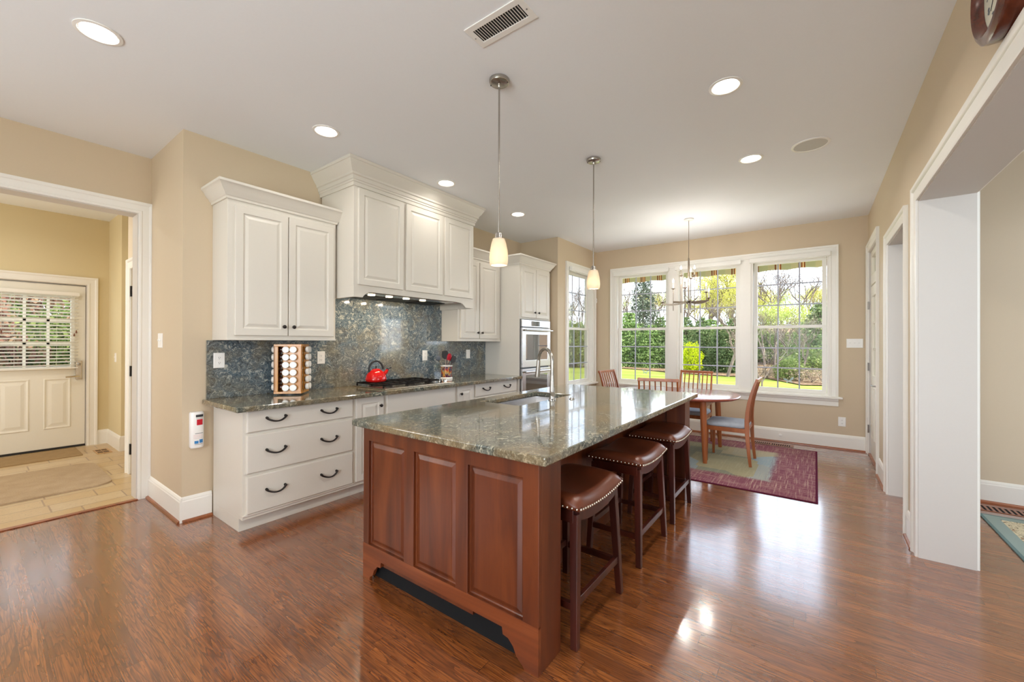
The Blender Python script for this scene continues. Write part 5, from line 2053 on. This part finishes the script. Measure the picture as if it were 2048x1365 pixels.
def bush(name, rx, ry, h, leaves, mat, lsize, cat='shrub'):
    t = thing(name, 'x', cat)
    m = MB()
    for k in range(9):
        a = 2 * PI * k / 9
        m.tube([(0, 0, 0), (math.cos(a) * rx * .4, math.sin(a) * ry * .4, h * .5), (math.cos(a) * rx * .7, math.sin(a) * ry * .7, h * .9)], [.03, .02, .006], 4, cap=False)
    m.build('stems', 'bark', t, smooth=60)
    d = rng.normal(size=(leaves, 3))
    d /= np.linalg.norm(d, axis=1)[:, None]
    f = rng.uniform(.35, 1, leaves) ** .5
    lump = 1 + .18 * np.sin(d[:, 0] * 7 + 1) * np.sin(d[:, 1] * 6) + .12 * np.sin(d[:, 2] * 9)
    P = d * (f * lump)[:, None] * np.array([rx, ry, h / 2]) + np.array([0, 0, h / 2])
    P[:, 2] = np.maximum(P[:, 2], .02)
    leaf_mesh('foliage', P, lsize, mat, t)
    return t


def place(proto, used, x, y, rz, s, label, dz=0, group=None):
    if not used:
        o = proto
        o.location = (x, y, gz(x, y) + dz)
        o.rotation_euler = (0, 0, rz)
        o.scale = (s, s, s) if not isinstance(s, tuple) else s
    else:
        o = dup(proto, (x, y, gz(x, y) + dz), rz, scale=s)
    o['label'] = label
    if group:
        o['group'] = group
    return o


pine = conifer('pine_tree', 5.0, 2.0, 9000, 'pine_needles', .10, 1.5, .02, 18, .55)
fir = conifer('fir_tree', 5.2, 1.7, 9000, 'fir_needles', .09, 1.3, .03, 20, .6)
spruce = conifer('spruce_tree', 13.0, 2.7, 9000, 'spruce_needles', .13, 1.1, .1, 30, .8)
willow = deciduous('willow_tree', 11, 9.5, 1.0, 5, .28, 'willow_leaves', 9000, .055, .35, droop=.5)
bare = deciduous('bare_tree', 23, 9.0, .8, 6, .2, 'bud_leaves', 1200, .035, .25, upb=.6)
spring = deciduous('maple_tree', 31, 7.0, .9, 5, .16, 'spring_leaves', 5000, .07, .4)
sapl = deciduous('young_tree', 47, 2.9, .9, 5, .04, 'bud_leaves', 700, .02, .1, upb=.5, first=.3)
chart = bush('golden_shrub', 1.0, 1.0, 2.7, 5000, 'chartreuse_leaves', .07)
brn = bush('bare_shrub', 1.1, .9, 1.3, 900, 'bud_leaves', .05)
grn = bush('green_shrub', 1.1, 1.0, 1.5, 3500, 'bush_leaves', .06)
az = bush('azalea_shrub', 1.0, 1.0, 1.9, 11000, 'azalea_leaves', .05)
hol = bush('holly_shrub', 1.0, 1.0, 2.0, 11000, 'bush_leaves', .05)


def K(px):  # horizontal direction of an image column as x per unit y
    a = math.atan((px - 1024) / 819.19) - _yaw
    return math.tan(a)


G1, G2, G3 = 'pines along the far edge of the lawn', 'firs along the far edge of the lawn', 'bare trees behind the evergreens'
U = set()


def put(p, px, y, s, label, rz=None, group=None, dz=0):
    place(p, p.name in U, K(px) * y, y, random.uniform(0, 6.28) if rz is None else rz, s, label, dz, group)
    U.add(p.name)


put(pine, 1256, 34, .95, 'pale green pine at the outer side of the window nearest the corner')
put(fir, 1281, 36, .74, 'dark fir in the middle of the window nearest the corner, under the tall spruce')
put(pine, 1303, 33.5, .72, 'green pine between two firs seen in the window nearest the corner')
put(fir, 1322, 34, .82, 'dark fir at the inner side of the window nearest the corner')
put(spruce, 1286, 47, .88, 'tall sparse spruce against the sky behind the pines')
put(pine, 1345, 36, .8, 'green pine hidden mostly by the mullion beside the golden shrub')
put(fir, 1372, 38, .85, 'dark green fir behind the golden shrub')
put(chart, 1383, 29.5, .74, 'bright yellow-green shrub at the lawn edge in the middle window')
put(fir, 1405, 33, .78, 'dark fir in the middle of the middle window')
put(pine, 1420, 39, .85, 'pale pine rising behind the dark fir in the middle window')
put(fir, 1441, 32, .66, 'dark fir behind pale bare branches in the middle window')
put(fir, 1466, 31.5, .74, 'dark fir at the inner side of the middle window')
put(willow, 1410, 50, .95, 'yellow-green willow behind the firs at the outer side of the middle window')
put(willow, 1462, 46, .98, 'tall yellow-green willow at the inner side of the middle window')
put(willow, 1500, 44, .8, 'yellow-green willow at the outer side of the window nearest the glazed door')
put(bare, 1318, 52, .95, 'bare branching tree at the inner side of the window nearest the corner')
put(bare, 1365, 55, 1.15, 'tall bare tree rising behind the middle window mullion')
put(bare, 1430, 60, 1.25, 'bare tree crown above the willows in the middle window')
put(bare, 1455, 28, .55, 'small pale bare tree in front of the firs in the middle window')
put(bare, 1566, 43, 1.05, 'tall dark-stemmed bare tree in the centre of the window nearest the glazed door')
put(bare, 1545, 48, .95, 'bare tree beside the tall dark-stemmed one, seen nearer the mullion')
put(bare, 1625, 52, 1.0, 'bare tree against the sky behind the fir nearest the glazed door')
put(bare, 1245, 60, 1.05, 'bare tree beyond the pines in the window nearest the corner')
put(fir, 1640, 32, .9, 'broad fir at the edge of the view nearest the glazed door')
put(pine, 1612, 34, .72, 'soft green pine beside the broad fir nearest the glazed door')
put(spring, 1580, 36, .66, 'fresh green maple behind the shrub border')
put(spring, 1548, 38, .72, 'fresh green maple near the mullion, behind the border shrubs')
put(spring, 1605, 42, .7, 'fresh green maple between the pine and the dark-stemmed tree')
put(bare, 1528, 30, .5, 'low bare tree leaning over the border shrubs')
put(bare, 1600, 27, .42, 'low bare tree with pale twigs in front of the broad fir')
put(sapl, 1527, 14.5, .92, 'young bare tree planted in the lawn near the house')
for px, y, s, p, lb in ((1535, 28, .62, brn, 'tan bare shrub at the lawn edge behind the young tree'), (1558, 27.5, .62, brn, 'tan bare shrub under the fresh green maple'), (1580, 27, .8, grn, 'low green shrub in the border under the dark-stemmed tree'),
                         (1602, 26.5, .62, brn, 'tan bare shrub beside the low green shrub'), (1625, 26, .62, brn, 'tan bare shrub in front of the broad fir'), (1648, 25.5, .62, brn, 'tan bare shrub nearest the glazed door'),
                         (1612, 30, 1.2, grn, 'green shrub behind the tan border shrubs')):
    put(p, px, y, s, lb)
# woodland beyond, many trees alike
for i in range(26):
    px = 1125 + 21.5 * i + random.uniform(-6, 6)
    y = random.uniform(52, 74)
    p_ = (bare, spring, bare, willow)[i % 4]
    lb_ = {'bare_tree': 'bare grey-brown tree in the distant woodland', 'maple_tree': 'pale spring-green tree in the distant woodland', 'willow_tree': 'yellow-green tree in the distant woodland'}[p_.name.split('.')[0]]
    put(p_, px, y, random.uniform(.7, .95) * (1.2 if p_ is spring else .9), lb_, group=lb_ + 's')
for i in range(16):
    px = 1130 + 34 * i
    put(grn, px, random.uniform(42, 50), (2.2, 1.6, random.uniform(1.3, 2.0)), 'rounded green undergrowth shrub at the foot of the distant woodland', group='undergrowth shrubs of the distant woodland')
# seen through the narrow side window
put(grn, 1140, 30, (1.6, 1.6, 2.3), 'tall hedge shrub nearest the stile of the narrow side window')
put(grn, 1150, 31, (1.6, 1.6, 2.4), 'tall hedge shrub in the middle of the narrow side window')
put(grn, 1161, 30, (1.6, 1.6, 2.3), 'tall hedge shrub nearest the sash edge of the narrow side window')
put(bare, 1146, 44, .95, 'bare tree above the hedge seen in the narrow side window')
put(bare, 1160, 50, 1.05, 'bare tree at the far side of the narrow side window')
# beside the mudroom door
gm = lambda x, y: place
k = 0
for p, x, y, s, lb in ((az, -10.6, -.1, (1.0, 1.0, 1.55), 'reddish-brown shrub outside the mudroom door'), (hol, -10.9, .9, (1.0, 1.0, 1.3), 'dark green shrub outside the mudroom door'),
                       (az, -13.2, 1.1, (1.3, 1.3, 1.9), 'tall reddish shrub beyond the dark green one by the mudroom door'), (hol, -12.2, -.3, (1.5, 1.5, 1.7), 'green shrub beyond the reddish one by the mudroom door'), (hol, -12.6, 2.3, (1.3, 1.3, 1.5), 'green shrub farthest along the mudroom wall')):
    place(p, p.name in U, x, y, random.uniform(0, 6), s, lb)
    U.add(p.name)
# garden outside the glazed door
place(hol, True, 4.6, 7.6, 1.0, (1.2, 1.2, 1.1), 'green shrub outside the glazed door')
WORLD[0] = True

bpy.context.view_layer.update()
